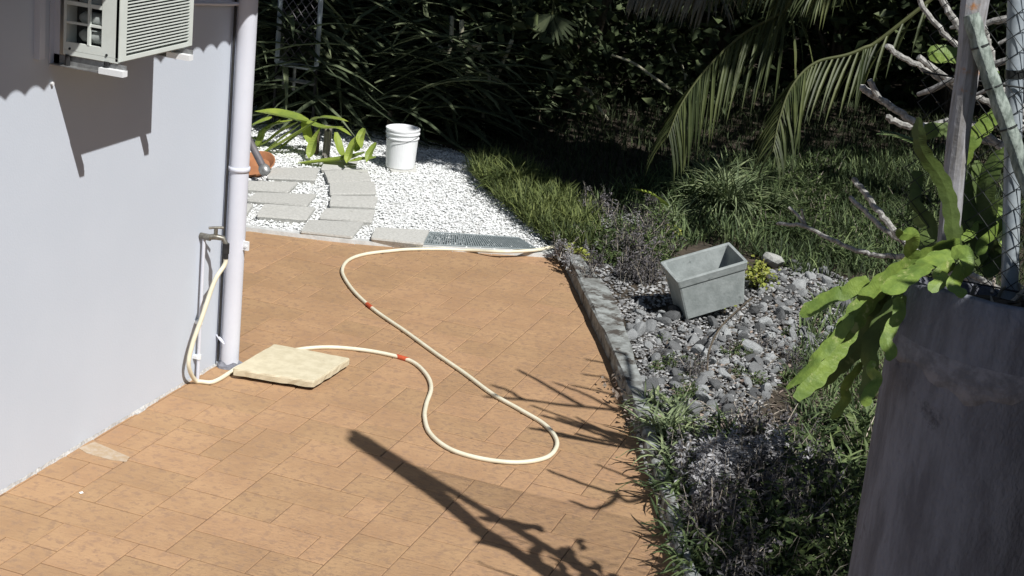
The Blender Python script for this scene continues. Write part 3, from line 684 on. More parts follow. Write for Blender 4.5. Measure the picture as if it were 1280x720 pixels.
# ------------------------------------------------------------------ winged cactus
cac = thing('winged_cactus', 'bright green winged cactus sprawling over the left rim of the concrete pot', 'cactus')
def cstem(path, w, m='cactus', tw=.0, seed=0, flat=.35):
    P = catmull(np.array(path), 14); k = len(P); r = random.Random(seed)
    u_ = np.linspace(0, 1, k)[:, None]; P = P+.010*np.sin(u_*9+seed)*np.array([1, .5, .6])
    T = np.gradient(P, axis=0); ln = np.linalg.norm(T, axis=1).cumsum(); T /= np.linalg.norm(T, axis=1)[:, None]
    view = P.mean(0)-CP; view /= np.linalg.norm(view)
    rows = []; ph = r.uniform(0, 6)
    nd = np.array([math.cos(2.1+seed), math.sin(2.1+seed)])
    for i in range(k):
        t = i/(k-1); S_ = np.cross(T[i], view); S_ /= np.linalg.norm(S_)+1e-9; Nn = np.cross(S_, T[i])
        env = w*.36*min(1, (t*6+.45))*min(1, ((1-t)*7+.35)); lob = 1-.17*abs(math.sin(ln[i]/.050*math.pi/1.0+ph))**2.5
        lob2 = 1-.19*abs(math.sin(ln[i]/.050*math.pi+ph+.9))**2.5
        a0 = .5*math.sin(seed*1.7)+.35*math.sin(t*4+seed)
        ring = []
        for q, (ang, lb) in enumerate(((0, lob), (97, .30), (180, lob2))):
            A = R(ang)+a0; e1 = S_*math.cos(A)+Nn*math.sin(A)
            B_ = A+R((50, 40, 90)[q]); Bn = S_*math.cos(B_)+Nn*math.sin(B_)
            ring.append(P[i]+e1*env*lb); ring.append(P[i]+Bn*env*(.14, .14, .10)[q])
        rows.append(ring)
    V = np.array(rows).reshape(-1, 3); n = 6; i = np.arange(k-1)[:, None]*n; j = np.arange(n)[None]; j2 = (j+1) % n
    b = MB(); b.add(V, [np.stack([i+j, i+j2, i+n+j2, i+n+j], -1).reshape(-1, 4), np.array([[5, 4, 3, 2, 1, 0]]), np.array([[(k-1)*n+q for q in range(6)]])])
    return b.build('stem', MT[m], cac)
def pth(L, Y0, Y1=None):
    Y1 = Y0 if Y1 is None else Y1; n = len(L)
    return [AT(x, y, Y0+(Y1-Y0)*i/(n-1)) for i, (x, y) in enumerate(L)]
cstem(pth([(1195,305),(1165,318),(1135,332),(1105,355),(1075,388),(1048,424),(1022,462),(998,498)], 4.5, 4.15), .100, seed=1)
cstem(pth([(1080,350),(1060,365),(1035,372),(1006,392)], 4.35, 4.3), .066, seed=2)
cstem(pth([(1190,316),(1160,330),(1135,345),(1112,366)], 4.42, 4.15), .088, seed=3)
cstem(pth([(1203,312),(1190,275),(1172,225),(1158,185),(1146,148)], 4.55, 4.5), .066, 'cactus_shaded', seed=4)
cstem(pth([(1200,305),(1203,330),(1199,350),(1193,374)], 4.3, 4.12), .072, seed=5)
cstem(pth([(1180,232),(1195,205),(1218,175),(1240,148),(1254,130)], 4.68, 4.75), .074, seed=6)
cstem(pth([(1125,370),(1108,395),(1092,430),(1083,465),(1078,502)], 4.35, 4.25), .072, 'cactus_shaded', seed=7)
cstem(pth([(1072,455),(1062,480),(1052,500),(1045,522)], 4.3, 4.3), .042, seed=8)
cstem(pth([(1105,365),(1090,395),(1065,440),(1020,485)], 4.45, 4.4), .075, 'cactus_shaded', seed=9)
cstem(pth([(1252,92),(1225,82),(1195,68),(1160,62)], 4.85, 4.8), .080, seed=10)
cstem(pth([(1180,318),(1150,330),(1118,348),(1095,372),(1085,398)], 4.5, 4.4), .07, 'cactus_shaded', seed=11)
cstem(pth([(1205,300),(1215,285),(1232,272),(1256,262)], 4.75, 4.85), .05, seed=12)
cstem(pth([(1165,300),(1152,262),(1145,235),(1140,215)], 4.7, 4.75), .05, 'cactus_shaded', seed=13)
cstem(pth([(1215,320),(1235,300),(1246,285),(1252,270)], 4.7, 4.75), .05, 'cactus', seed=14)
cstem(pth([(1135,330),(1122,395),(1112,405),(1110,420)], 4.4, 4.3), .035, 'cactus', seed=15)
None and cstem(pth([(1275,20),(1268,38),(1262,58),(1240,62)], 4.95, 4.9), .07, 'cactus_shaded', seed=16)
cstem(pth([(1200,170),(1180,165),(1165,162),(1150,165)], 4.95, 4.95), .07, 'cactus_shaded', seed=17)
cstem(pth([(1212,250),(1228,225),(1248,200),(1262,180)], 4.95, 4.95), .045, 'cactus_shaded', seed=18)
for k_, (L_, w__, m_) in enumerate([([(1222,330),(1228,280),(1238,230),(1246,190)], .10, 'cactus_shaded'), ([(1235,345),(1243,300),(1246,250)], .08, 'cactus_shaded'), ([(1210,335),(1216,290),(1212,240),(1222,200)], .09, 'cactus_shaded'), ([(1225,345),(1238,318),(1250,300)], .07, 'cactus'), ([(1170,320),(1158,290),(1150,262)], .07, 'cactus_shaded'), ([(1150,330),(1120,345),(1090,380),(1062,420),(1035,470)], .08, 'cactus_shaded')]):
    cstem(pth(L_, 4.55 if L_[0][0] == 1150 else 4.76, 4.4 if L_[0][0] == 1150 else 4.86), w__, m_, seed=30+k_)
for k_, L_ in enumerate([[(1120,372),(1118,400),(1112,430),(1106,452)], [(1060,395),(1040,430),(1015,455),(985,485)], [(1188,330),(1175,345),(1168,362)], [(1148,322),(1138,300),(1130,285)], [(1095,450),(1090,480),(1088,505)]]):
    cstem(pth(L_, 4.25, 4.15), .052, seed=50+k_)
# roots and litter in the pot
b = MB()
for k in range(26):
    a = random.uniform(0, 6.28); r_ = random.uniform(.05, .25); p = PC+[r_*math.cos(a), r_*math.sin(a), 1.70]
    q = np.array([random.uniform(-.1, .1), random.uniform(-.1, .1), random.uniform(.02, .09)]); b.tube([p, p+q*.5+[0, 0, .02], p+q], [.006, .005, .002], 5)
b.build('root', MT['dry'], cac, kind='stuff')

# leaning poles behind the pot
t = thing('support_pole', 'grey pole with rusty brown streaks standing among the cactus stems', 'pole')
pp = pth([(1183,316),(1190,250),(1200,160),(1210,80),(1217,10)], 4.66, 4.66)+[np.array([-.27, 4.69, 2.9]), np.array([-.335, 4.715, 3.55])]
MB().tube(catmull(pp, 6), np.interp(np.arange(37), [0, 22, 36], [.030, .034, .060]), 12, wob=lambda i, a: 1+.05*np.sin(3*a+i*.3)).build('pole', MT['rustpole'], t)  # unseen upper end is thickened to broaden the shadow on the paving
for f in (.42, .74, 1.3):
    c = pp[0]+(pp[3]-pp[0])*f; dz = np.array([0, 0, .005]); MB().tube([c-dz, c+dz], .0275, 12).build('tie_wire', MT['meshw'], t)
t = thing('jointed_stem', 'pale grey-green jointed old stem slanting from the pole to the fence post', 'cactus stem')
pp = catmull(np.array(pth([(1214,18),(1222,48),(1236,92),(1248,125),(1262,165),(1276,205),(1292,250)], 4.62, 4.60)), 8)
kk = len(pp); jr = np.array([.021*(1+.16*abs(math.sin(i*.42))) for i in range(kk)])
MB().tube(pp, jr, 10, wob=lambda i, a: 1+.16*np.cos(4*a)).build('stem', MT['oldstem'], t, smooth=True)
for i in (10, 20, 31): MB().tube([pp[i]-(pp[i+1]-pp[i])*.2, pp[i]+(pp[i+1]-pp[i])*.2], .026, 12).build('tie_wire', MT['meshw'], t)

# ------------------------------------------------------------------ chain link fence
fn = thing('chain_link_fence', 'chain link fence with a galvanised post behind the concrete pot', 'fence')
P0 = AT(1262, 365, 4.74); P1 = AT(1270, 20, 4.74); dv = (P1-P0)/(P1[2]-P0[2])
def fp(z): return P0+dv*(z-P0[2])
LEANX = lambda z: (fp(z)-fp(0))[0]
MB().tube([fp(-.05), fp(1.5), fp(2.5), fp(3.62)], .0245, 20).build('post', MT['galv'], fn, smooth=True)
MB().tube([fp(3.62), fp(3.635), fp(3.65)], [.027, .025, .012], 16).build('post_cap', MT['galv'], fn, smooth=True)
zc = AT(1268, 92, 4.74)[2]
b = MB(); b.tube([fp(zc-.012), fp(zc+.012)], .027, 16); b.build('clamp', MT['meshw'], fn)
b = MB(); sgn = 0
cell = .064; zz = np.arange(.1, 3.3, cell/2)
x_lo, x_hi = -.36, 1.9
nw = int((x_hi-x_lo)/cell*2)
for w_ in range(nw):
    xx = x_lo+w_*cell/2; s = 1 if w_ % 1 == 0 else -1
    zs = zz[zz > (1.6 if xx < -.12 else .1)] if xx < .9 else zz
    if len(zs) < 3: continue
    idx = (np.arange(len(zz))[-len(zs):]+w_) % 2
    P = np.column_stack([xx+idx*cell/2+np.array([LEANX(z)*.35 for z in zs])*0, np.full(len(zs), 4.712), zs])
    P[:, 1] += np.where(idx == 0, .002, -.002)
    b.tube(P, .0019, 3, caps=False)
b.build('wire_mesh', MT['meshw'], fn)
b = MB()
for z in (2.30, 3.28, 1.72): b.tube([(x_lo, 4.710, z), (.8, 4.710, z-.004), (x_hi, 4.71, z)], .0028, 5)
b.build('tension_wire', MT['meshw'], fn)
MB().tube([(1.95, 4.74, -.05), (1.95, 4.74, 3.4)], .0235, 14).build('post', MT['galv'], fn, smooth=True)

# ------------------------------------------------------------------ leafless frangipani
fr = thing('bare_shrub', 'leafless grey-barked shrub with knobbly forked branches behind the concrete pot', 'shrub')
def branch(P, r0, r1, n=7):
    P = catmull(np.array(P), n); k = len(P); P = P+rng.normal(0, .0025, P.shape)
    rr = np.linspace(r0, r1, k)*.85*(1+.16*np.abs(np.sin(np.arange(k)*1.3)))
    rr[0] *= .8; MB().tube(P, rr, 8).build('branch', MT['twig'], fr)
T0 = np.array([.42, 6.2, .0])
MB().tube(catmull(np.array([T0, [.40, 6.2, .6], [.34, 6.18, 1.2], [.30, 6.15, 1.7]]), 5), np.linspace(.07, .045, 16), 10).build('trunk', MT['twig'], fr)
hub = np.array([.30, 6.15, 1.7]); hub2 = np.array([.36, 6.18, 1.1])
def br(L, Y0, Y1, r0=.011, r1=.019, root=hub):
    P = pth(L, Y0, Y1); branch([*P, (P[-1]+root)/2+np.array([0, 0, .03]), root], r0, r1)
br([(1075,108),(1100,124),(1125,141),(1152,158),(1185,165),(1225,172)], 6.0, 6.1, .014, .017)
MB().tube(catmull(np.array(pth([(1087,100),(1093,112),(1099,122)], 5.98, 6.0)), 4), .011, 8).build('branch', MT['twig'], fr)
br([(1107,57),(1130,72),(1165,92),(1200,112),(1235,128),(1262,150)], 5.9, 6.05, .011, .014)
MB().tube(catmull(np.array(pth([(1148,71),(1170,88),(1196,106),(1222,122)], 5.9, 6.0)), 4), .011, 8).build('branch', MT['twig'], fr)
br([(1107,145),(1128,156),(1160,158),(1192,150),(1225,160),(1260,190)], 6.1, 6.1, .013, .014)
br([(971,279),(1008,284),(1040,300),(1075,314),(1105,321),(1145,321),(1185,330)], 6.5, 6.2, .008, .014, hub2)
MB().tube(catmull(np.array(pth([(986,259),(998,270),(1008,284)], 6.5, 6.48)), 4), .007, 8).build('branch', MT['twig'], fr)
MB().tube(catmull(np.array(pth([(1002,262),(1004,272),(1008,284)], 6.46, 6.48)), 4), .005, 8).build('branch', MT['twig'], fr)
br([(1066,223),(1080,240),(1100,266),(1130,302),(1160,325)], 6.3, 6.2, .012, .015, hub2)
br([(1064,246),(1085,268),(1110,290),(1135,306),(1165,325)], 6.4, 6.2, .010, .013, hub2)
br([(1170,-10),(1188,18),(1205,45),(1225,80),(1250,120)], 6.0, 6.05, .013, .015)
br([(1140,-15),(1165,25),(1200,60),(1240,100)], 6.1, 6.1, .010, .013)
br([(1210,-20),(1228,30),(1237,60),(1245,95),(1262,140)], 6.0, 6.1, .013, .016)
# branches rising above the picture whose shadows lie on the paving
top = np.array([.36, 6.1, 2.3])
branch([hub, top, [.3, 6.05, 3.1]], .03, .02)
def sh(L, t0, t1, r0=.011, root=None):
    n = len(L); P = [lift(x, y, t0+(t1-t0)*i/(n-1)) for i, (x, y) in enumerate(L)]
    if root is not None: P.append(root)
    branch(P, r0*1.35, r0*2.1, 5)
sh([(606,496),(650,499),(720,508),(770,512)], 3.35, 3.6, .009, np.array([.3, 5.95, 3.1]))
sh([(613,481),(632,487),(652,498)], 3.35, 3.42, .007)
sh([(647,462),(680,480),(725,506)], 3.35, 3.5, .008)
sh([(692,478),(730,492),(768,511)], 3.4, 3.6, .007)
sh([(713,481),(745,488),(770,495)], 3.2, 3.4, .008, np.array([.3, 6.1, 2.9]))
sh([(722,532),(745,536),(785,545),(800,550)], 2.9, 3.2, .007, top)
sh([(720,521),(735,530),(750,537)], 2.9, 3.0, .006)
sh([(750,547),(785,552),(805,556)], 2.9, 3.1, .006, top)
sh([(731,449),(750,453),(770,460)], 3.3, 3.5, .007, np.array([.3, 6.05, 3.1]))
sh([(684,587),(715,600),(765,616),(800,624)], 2.7, 3.3, .008, top)
sh([(712,626),(745,636),(770,622),(772,616)], 2.6, 3.0, .008)
sh([(745,580),(770,590),(790,598),(810,605)], 2.7, 3.1, .006, top)
sh([(727,468),(742,470),(760,474)], 3.3, 3.5, .006, np.array([.3, 6.05, 3.1]))

# ------------------------------------------------------------------ vegetation
def strap_plant(name, label, c, n, ln, wd, m, el=(15, 75), droop=1.4, group=None, spread=.12, cat='plant', part='foliage', nseg=6, stem=True, roll=0, h0=0., seed=None, azr=None):
    r = np.random.default_rng(seed if seed is not None else int(abs(c[0]*1000+c[1]*77)))
    t = thing(name, label, cat, tuple(c), group=group)
    B = np.column_stack([r.normal(0, spread, n), r.normal(0, spread, n), r.uniform(0, 1, n)*h0])
    az = r.uniform(0, 6.283, n) if azr is None else r.uniform(azr[0], azr[1], n)
    V, F = straps(B, az, np.radians(r.uniform(*el, n)), ln*r.uniform(.6, 1.2, n), wd*r.uniform(.7, 1.2, n), droop*r.uniform(.5, 1.4, n), nseg, .2, curl=r.normal(0, .35, n))
    if name == 'strappy_shrub':
        q = V.reshape(n, -1, 3); keep = (q[..., 1].min(1)+c[1] > np.where(q[..., 0].mean(1)+c[0] < -5.3, 11.2, 11.75))
        q = q[keep]; V = q.reshape(-1, 3); F = F[:len(q)*nseg*2]
    V[:, 2] = np.maximum(V[:, 2], -c[2]+.05+r.uniform(0, .01, len(V)))
    MB().add(V, F).build(part, MT[m], t)
    if stem: MB().tube([(0, 0, -c[2]), (0, 0, min(.15, h0*.9)+.02)], [.03, .02], 8).build('stem', MT['bark'], t)
    return t
# dark strappy hedge at the back left
hed = []
hp = [(-5.0,11.9,.1),(-5.6,12.1,.15),(-4.55,12.5,.1),(-6.3,12.2,.2),(-4.9,12.9,.4),(-5.7,12.9,.5),(-6.6,13.0,.5),(-4.2,13.3,.2),(-7.4,12.8,.4),(-5.2,13.7,1.0),(-6.2,13.9,1.1),(-4.3,14.0,.5),(-7.3,14.0,1.2),(-8.3,13.6,.6),(-5.5,14.6,1.5),(-6.9,14.9,1.7),(-4.7,14.9,1.2),(-8.4,15.0,1.6)]
for k, (x, y, z) in enumerate(hp):
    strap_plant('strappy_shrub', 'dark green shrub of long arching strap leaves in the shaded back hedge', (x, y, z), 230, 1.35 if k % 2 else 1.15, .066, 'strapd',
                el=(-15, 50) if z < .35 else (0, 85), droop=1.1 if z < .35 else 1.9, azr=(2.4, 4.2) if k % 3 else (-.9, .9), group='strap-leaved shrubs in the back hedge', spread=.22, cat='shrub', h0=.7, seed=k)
# lit yellow-green strap plant behind the flagstones
t = thing('strap_lily', 'yellow-green strap-leaved plant in the sun beside the timber stake', 'plant')
def leafq(P, w_, m='strapl', name='leaf', par=None, fold=.2):
    P = catmull(np.array(P), 5); k = len(P); T = np.gradient(P, axis=0); T /= np.linalg.norm(T, axis=1)[:, None]
    s = np.cross(T, [0, 0, 1.]); s /= np.linalg.norm(s, axis=1)[:, None]+1e-9
    tt = np.linspace(0, 1, k); wk = w_*.5*np.minimum(1, tt*3+.4)*(1-np.maximum(0, (tt-.5)/.5)**2)+.0005
    up = np.cross(s, T)
    V = np.stack([P-s*wk[:, None], P-up*(wk*fold*2)[:, None], P+s*wk[:, None]], 1).reshape(-1, 3)
    i = (np.arange(k-1)*3)[:, None]; j = np.arange(2)[None]
    return MB().add(V, np.stack([i+j, i+j+1, i+j+4, i+j+3], -1).reshape(-1, 4)).build(name, MT[m], par)
YL = 11.0
for k, (L, w_, dy) in enumerate([
  ([(385,150),(365,143),(340,138),(318,139)], .12, 0), ([(362,145),(385,152),(405,158),(430,158)], .06, 0), ([(395,150),(370,165),(345,180),(318,196)], .06, -.1),
  ([(372,152),(350,162),(332,176),(312,186)], .06, .05), ([(400,160),(392,175),(388,190),(386,198)], .05, -.1), ([(455,190),(430,196),(400,200),(350,206)], .075, -.2),
  ([(447,170),(440,180),(435,195),(433,204)], .045, -.25), ([(452,168),(446,184),(444,190)], .04, -.2), ([(470,196),(450,198),(435,202)], .05, -.2),
  ([(388,150),(400,145),(420,147),(436,152)], .05, .1), ([(350,150),(335,160),(322,172),(310,170)], .05, .1), ([(420,165),(425,185),(430,198)], .04, -.1),
  ([(470,178),(462,190),(458,203)], .04, -.2), ([(340,146),(328,150),(314,156)], .05, .15), ([(330,160),(322,180),(312,200)], .05, .0), ([(375,155),(350,172),(330,190),(315,204)], .045, -.05), ([(385,158),(360,176),(345,190)], .04, .1), ([(365,150),(340,155),(318,168)], .05, .1), ([(380,150),(384,165),(386,180)], .05, 0), ([(410,158),(425,160),(440,170)], .035, 0), ([(455,160),(450,172),(452,186)], .04, -.2)]):
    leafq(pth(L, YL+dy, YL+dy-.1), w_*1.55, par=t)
MB().tube([G(395, 196), G(395, 196)+[0, 0, .2]], .02, 6).build('stem', MT['bark'], t)
# lattice gate frame in the hedge
ga = thing('lattice_gate', 'white framed lattice gate half hidden in the back hedge', 'gate')
Yg = 11.62; a = AT(347, 38, Yg); bq = AT(346, 78, Yg); cq = AT(384, 83, Yg)
a = bq+(a-bq)*1.7; ex = cq-bq; ex[2] = 0; ez = np.array([0, 0, 1.]); a = bq+ez*1.0; d2 = a+ex*1.3; cq = bq+ex*1.3
b = MB()
for p_, q_ in ((bq, a), (bq, cq), (cq, d2), (a, d2)): b.tube([p_, (p_+q_)/2, q_], .021, 4)
b.build('frame', MT['galv'], ga)
b = MB(); W_ = np.linalg.norm(ex)*1.3; u_ = ex/np.linalg.norm(ex)
for k in range(-12, 14):
    for s in (1, -1):
        x0_, z0_ = (k*.075, 0) ; pts_ = []
        for tt in np.linspace(0, 1.0, 30):
            xx = x0_+s*tt*1.0*.8
            if 0 <= xx <= W_: pts_.append(bq+u_*xx+ez*tt)
        if len(pts_) > 2: b.tube(np.array(pts_)[[0, -1]], .003, 4, caps=False)
b.build('lattice', MT['greypvc'], ga)
b = MB(); b.tube([bq+[0, 0, -.12], cq+[0, 0, -.12]], .018, 4)
for f in (.25, .6): b.tube([bq+ex*f, bq+ex*f+[0, 0, -.2]], .014, 4)
b.build('lower_rail', MT['steel'], ga)
for p_ in (bq, cq): MB().tube([p_-[0, 0, p_[2]], p_], .012, 6).build('leg', MT['dark'], ga)

# back trees: trunks, limbs and a shared canopy overhead that shades the lawn
edge = [(-9.5, 10.9), (-6.5, 11.5), (-5.2, 11.75), (-4.75, 11.45), (-4.35, 11.65), (-4.0, 11.75), (-3.6, 11.25), (-3.2, 11.3), (-2.8, 11.8), (-2.5, 12.7), (-2.0, 13.7), (-1.0, 14.7), (3, 15.2)]
SH = edge+[(5, 30), (-16, 30), (-16, 10.9)]
def crown(n, xr, seed, zr=(3.35, 6.2)):
    r = np.random.default_rng(seed); out = np.zeros((0, 3))
    while len(out) < n:
        g = np.column_stack([r.uniform(-13, 4, 40000), r.uniform(10.5, 24, 40000)]); z = r.uniform(zr[0], zr[1], 40000)
        g2 = g+r.normal(0, .10, g.shape)
        x = g[:, 0]+SUN.x/SUN.z*z; y = g[:, 1]+SUN.y/SUN.z*z
        k = inpoly(g2, SH) & (x >= xr[0]) & (x < xr[1]) & (y < 21)
        out = np.concatenate([out, np.column_stack([x, y, z])[k]])
    return out[:n]
def over_palm(n, seed):  # unseen extra crown leaves, added along the sun rays to shade the palm
    r = np.random.default_rng(seed); P = np.column_stack([r.uniform(-2.9, .3, n*3), r.uniform(9.9, 11.7, n*3), r.uniform(1.6, 2.9, n*3)])+S3*r.uniform(.9, 4.2, n*3)[:, None]
    gr = P[:, :2]-S3[:2]/S3[2]*P[:, 2:3]; return P[(P[:, 2] > 3.25) & inpoly(gr+r.normal(0, .1, gr.shape), SH)][:n]
def tree(label, base, limbs, xr, n, seed, r0=.11):
    t = thing('tree', label, 'tree', tuple(base))
    B = np.array(base)
    for k, (pp, ra, rb) in enumerate(limbs):
        P = catmull(np.array(pp, float), 6)-B; MB().tube(P, np.linspace(ra, rb, len(P)), 9, wob=lambda i, a: 1+.06*np.sin(3*a+i)).build('trunk' if k == 0 else 'limb', MT['bark'], t)
    P = crown(n, xr, seed)
    if seed == 5: P = np.vstack([P, over_palm(3600, 77)])
    V, F = leaves(P, .22, .12, r=np.random.default_rng(seed)); MB().add(V-B, F).build('crown', MT['canopy'], t)
    return t
b0 = G(706, 150)
tree('dark forked tree rising from the back of the shaded lawn', b0, [
   ([b0, AT(703,110,14.5), AT(702,60,14.5), AT(706,0,14.5), AT(712,-80,14.4)], .12, .07),
   ([AT(712,130,14.4), AT(726,95,14.2), AT(744,45,14.1), AT(758,0,14.0), AT(780,-90,13.8)], .06, .045),
   ([AT(722,100,14.6), AT(724,50,14.6), AT(727,-20,14.6)], .03, .025)], (-6.5, -2.5), 13000, 3)
b1 = np.array([-7.6, 13.2, 0]); tree('dark trunked tree standing behind the left of the back hedge', b1, [([b1, b1+[.1, 0, 1.5], b1+[0, .1, 3.6]], .12, .07)], (-14, -6.5), 12000, 4)
b2 = np.array([1.6, 13.4, 0]); tree('shade tree with its crown above the right of the lawn', b2, [([b2, b2+[.1, 0, 1.6], b2+[-.2, .1, 3.8]], .14, .08)], (-2.5, 8), 15000, 5)

# hanging vines and aerial roots
for k, (L, r_, Y0) in enumerate([([(610,-10),(612,30),(604,60),(605,75)], .018, 13), ([(648,-10),(645,40),(651,70),(649,100)], .016, 13.2), ([(600,75),(612,95),(604,130),(605,170),(612,200)], .014, 12.4),
    ([(545,55),(560,68),(570,84)], .018, 12.3), ([(575,75),(585,62),(600,58),(566,105)], .017, 12.3), ([(583,80),(584,100),(584,122)], .018, 12.2), ([(640,50),(630,75),(618,102)], .018, 12.5), ([(565,20),(564,50),(560,68)], .018, 12.3),
    ([(577,25),(577,58)], .02, 12.3), ([(840,55),(855,90),(857,120)], .01, 15), ([(762,68),(790,78),(815,95),(838,112)], .012, 13.5), ([(700,100),(735,112),(745,130),(760,150)], .014, 14), ([(660,-10),(668,80),(664,140),(672,160)], .02, 13.8), ([(536,-10),(532,60),(540,120)], .016, 13.4)]):
    P = pth(L, Y0); P = catmull(np.array(P), 5) if len(P) > 2 else np.array(P)
    MB().tube(P, r_, 7).build('hanging_vine', MT['liana'], label='thin brown aerial root hanging in the shade of the back trees', cat='vine', group='aerial roots in the back trees')

# broad leaf shrubs at the back
def broad(c, rad, n, label, ln=.13, wd=.09, m='leafd', group=None, seed=0, name='leafy_shrub', cat='shrub'):
    r = np.random.default_rng(seed); t = thing(name, label, cat, tuple(c), group=group)
    ncl = max(6, n//60); cl = r.normal(size=(ncl, 3)); cl /= np.linalg.norm(cl, axis=1)[:, None]; cl *= r.uniform(.35, 1, (ncl, 1))*np.array(rad)
    P = cl[r.integers(0, ncl, n)]+r.normal(0, .22, (n, 3))*np.array(rad).mean(); P[:, 2] += rad[2]; P = P[P[:, 2] > -.0]
    V, F = leaves(P, ln, wd, r=r); MB().add(V, F).build('foliage', MT[m], t)
    b = MB()
    for q in cl[:12]: b.tube([(0, 0, -.05), (q[0]*.3, q[1]*.3, (q[2]+rad[2])*.5), (q[0], q[1], q[2]+rad[2])], [.03, .02, .008], 5)
    b.build('stem', MT['bark'], t); return t
gb = 'broad-leaved shrubs closing off the back of the garden'
for k, (x, y, rx, rz, n) in enumerate([(-4.6,13.9,.5,.75,900),(-5.4,16.2,1,1.5,1800),(-3.4,16.6,.9,.9,1500),(-2.2,17.0,.9,1.0,1500),(-1.0,17.2,1.0,1.1,1600),(-7.6,16.8,1.2,1.7,1700),(-9.6,15.8,1.3,1.7,1500),(-4.2,18,1.3,1.2,1600),(-2.4,18.8,1.4,1.3,1600),(-6.5,18.5,1.5,1.5,1600),(.3,17.4,1,1.2,1400),(-.6,19,1.4,1.3,1500),(-9,18.5,1.5,1.8,1500),(1.6,16.4,1,1.4,1000)]):
    broad((x, y, .02), (rx, rx*.7, rz), n, 'dark broad-leaved shrub in deep shade behind the lawn', group=gb, seed=50+k, ln=.17, wd=.12)
# hanging leafy mass between hedge and forked tree
for k, (px_, py_, Y0, n) in enumerate([(655,25,13.2,500),(625,10,12.9,450),(680,70,13.6,450),(590,5,13.0,350),(800,55,15.5,300),(850,90,15,300)]):
    c = AT(px_, py_, Y0); r = np.random.default_rng(200+k); P = r.normal(0, 1, (n, 3))*[.3, .25, .28]; V, F = leaves(P, .13, .10, r=r)
    o = MB().add(V, F).build('leafy_creeper', MT['leafd'], label='clump of small rounded creeper leaves hanging in the back trees', cat='creeper', group='creepers in the back trees', loc=tuple(c))
# fan leaf
c = AT(690, 18, 12.8); t = thing('fan_leaf_plant', 'small fan-shaped leaf hanging under the creepers of the forked tree', 'plant', tuple(c)); n = 15
az = np.full(n, 0.); V, F = straps(np.zeros((n, 3)), np.linspace(-.25, .25, n)+np.where(np.linspace(-1, 1, n) < 0, math.pi, 0)*0+R(-90), np.radians(np.linspace(-60, -60, n)), np.full(n, .26), np.full(n, .03), np.full(n, .3), 4, .2)
for k in range(n):
    ang = R(-75+150*k/(n-1)); sl2 = slice(k*15, k*15+15); q = V[sl2].copy(); L0 = np.linalg.norm(q, axis=1); off = (np.arange(15) % 3-1)*.014*np.sin(np.repeat(np.arange(5), 3)/4*math.pi*.8+.3)
    V[sl2] = np.column_stack([math.sin(ang)*L0+math.cos(ang)*off, -.05*L0, -math.cos(ang)*L0+math.sin(ang)*off])
MB().add(V, F).build('leaf', MT['strapd'], t)
MB().tube([(0, 0, 0), (0, .02, .3)], .008, 5).build('leaf_stalk', MT['rachis'], t)
for k, (x, y, rx, rz, n) in enumerate([(6.2,-1,1.6,2.6,1500),(6.6,2.4,1.6,2.7,1500),(6.2,5.8,1.7,2.5,1500),(6.8,9,1.7,2.6,1500),(6.4,12.3,1.7,2.4,1500),(5.0,15,1.6,2.4,1500)]):  # unseen shrubs added to cut down the skylight from the right
    broad((x, y, .02), (rx, rx, rz), n, 'unseen tall leafy shrub added right of the garden to block skylight', group='unseen shrubs added to block skylight', seed=80+k, ln=.42, wd=.26)
# dark paling backdrop added to black out the sky behind the shrubs
fb = thing('dark_backdrop', 'dark paling backdrop added behind the back shrubs to black out the sky', 'fence')
pl = MB().box((-.072, -.01, 0), (.072, .01, 3.1)); plm = mesh('paling', pl.v, pl.f, MT['fence'])
for k in range(150): link('paling', plm, fb, loc=(-15+k*.15, 20.5+r2.uniform(-.006, .006), 0), rot=(0, r2.uniform(-.004, .004), 0))
b = MB()
for z in (.4, 1.5, 2.7): b.box((-15, 20.52, z), (7.5, 20.57, z+.09))
b.build('rail', MT['fence'], fb)

# palm
pt = thing('palm_tree', 'palm whose drooping olive fronds hang over the shaded lawn', 'palm tree')
PB = np.array([.95, 11.6, 0]); PCn = np.array([.8, 11.5, 3.75])
MB().tube(catmull(np.array([PB, PB+[.05, 0, 1.2], PB+[0, 0, 2.5], PCn]), 5), np.linspace(.17, .11, 16), 14, wob=lambda i, a: 1+.05*(i % 2)).build('trunk', MT['bark'], pt)
def frond(P, ll, m='palm', n=46, seed=0, hang=.8, wd=.022):
    r = np.random.default_rng(seed); P = catmull(np.array(P), 10); k = len(P)
    f = MB().tube(P, np.linspace(.016, .003, k), 6).build('frond', MT['rachis'], pt)
    B = []; az = []; el = []; ln = []
    T = np.gradient(P, axis=0); T /= np.linalg.norm(T, axis=1)[:, None]
    for i in range(n*2):
        t = .16+.84*i/(n*2); c = P[min(k-1, int(t*(k-1)))]+ (P[min(k-1, int(t*(k-1))+1)]-P[min(k-1, int(t*(k-1)))])*((t*(k-1)) % 1)
        Tt = T[min(k-1, int(t*(k-1)))]; s = np.cross(Tt, [0, 0, 1.]); s /= np.linalg.norm(s)+1e-9; s *= (1 if i % 2 else -1)
        d = s*.75+Tt*.65+np.array([0, 0, -hang])+r.normal(0, .07, 3); d /= np.linalg.norm(d)
        B.append(c); az.append(math.atan2(d[1], d[0])); el.append(math.asin(d[2])); ln.append(ll*(.55+.9*math.sin(math.pi*min(1, .18+t*.78)))*r.uniform(.85, 1.1))
    n2 = len(B); V, F = straps(np.array(B), np.array(az), np.array(el), np.array(ln), np.full(n2, wd), np.full(n2, .5), 4, .3)
    MB().add(V, F).build('leaflets', MT[m], f); return f
frond([PCn]+pth([(1040,-60),(985,8),(930,42),(885,84),(853,128),(834,172)], 11.2, 10.4), .46, seed=1)
frond([PCn]+pth([(1150,10),(1075,62),(1020,78),(990,108),(974,150),(966,190)], 11.0, 10.3), .36, seed=2, n=38)
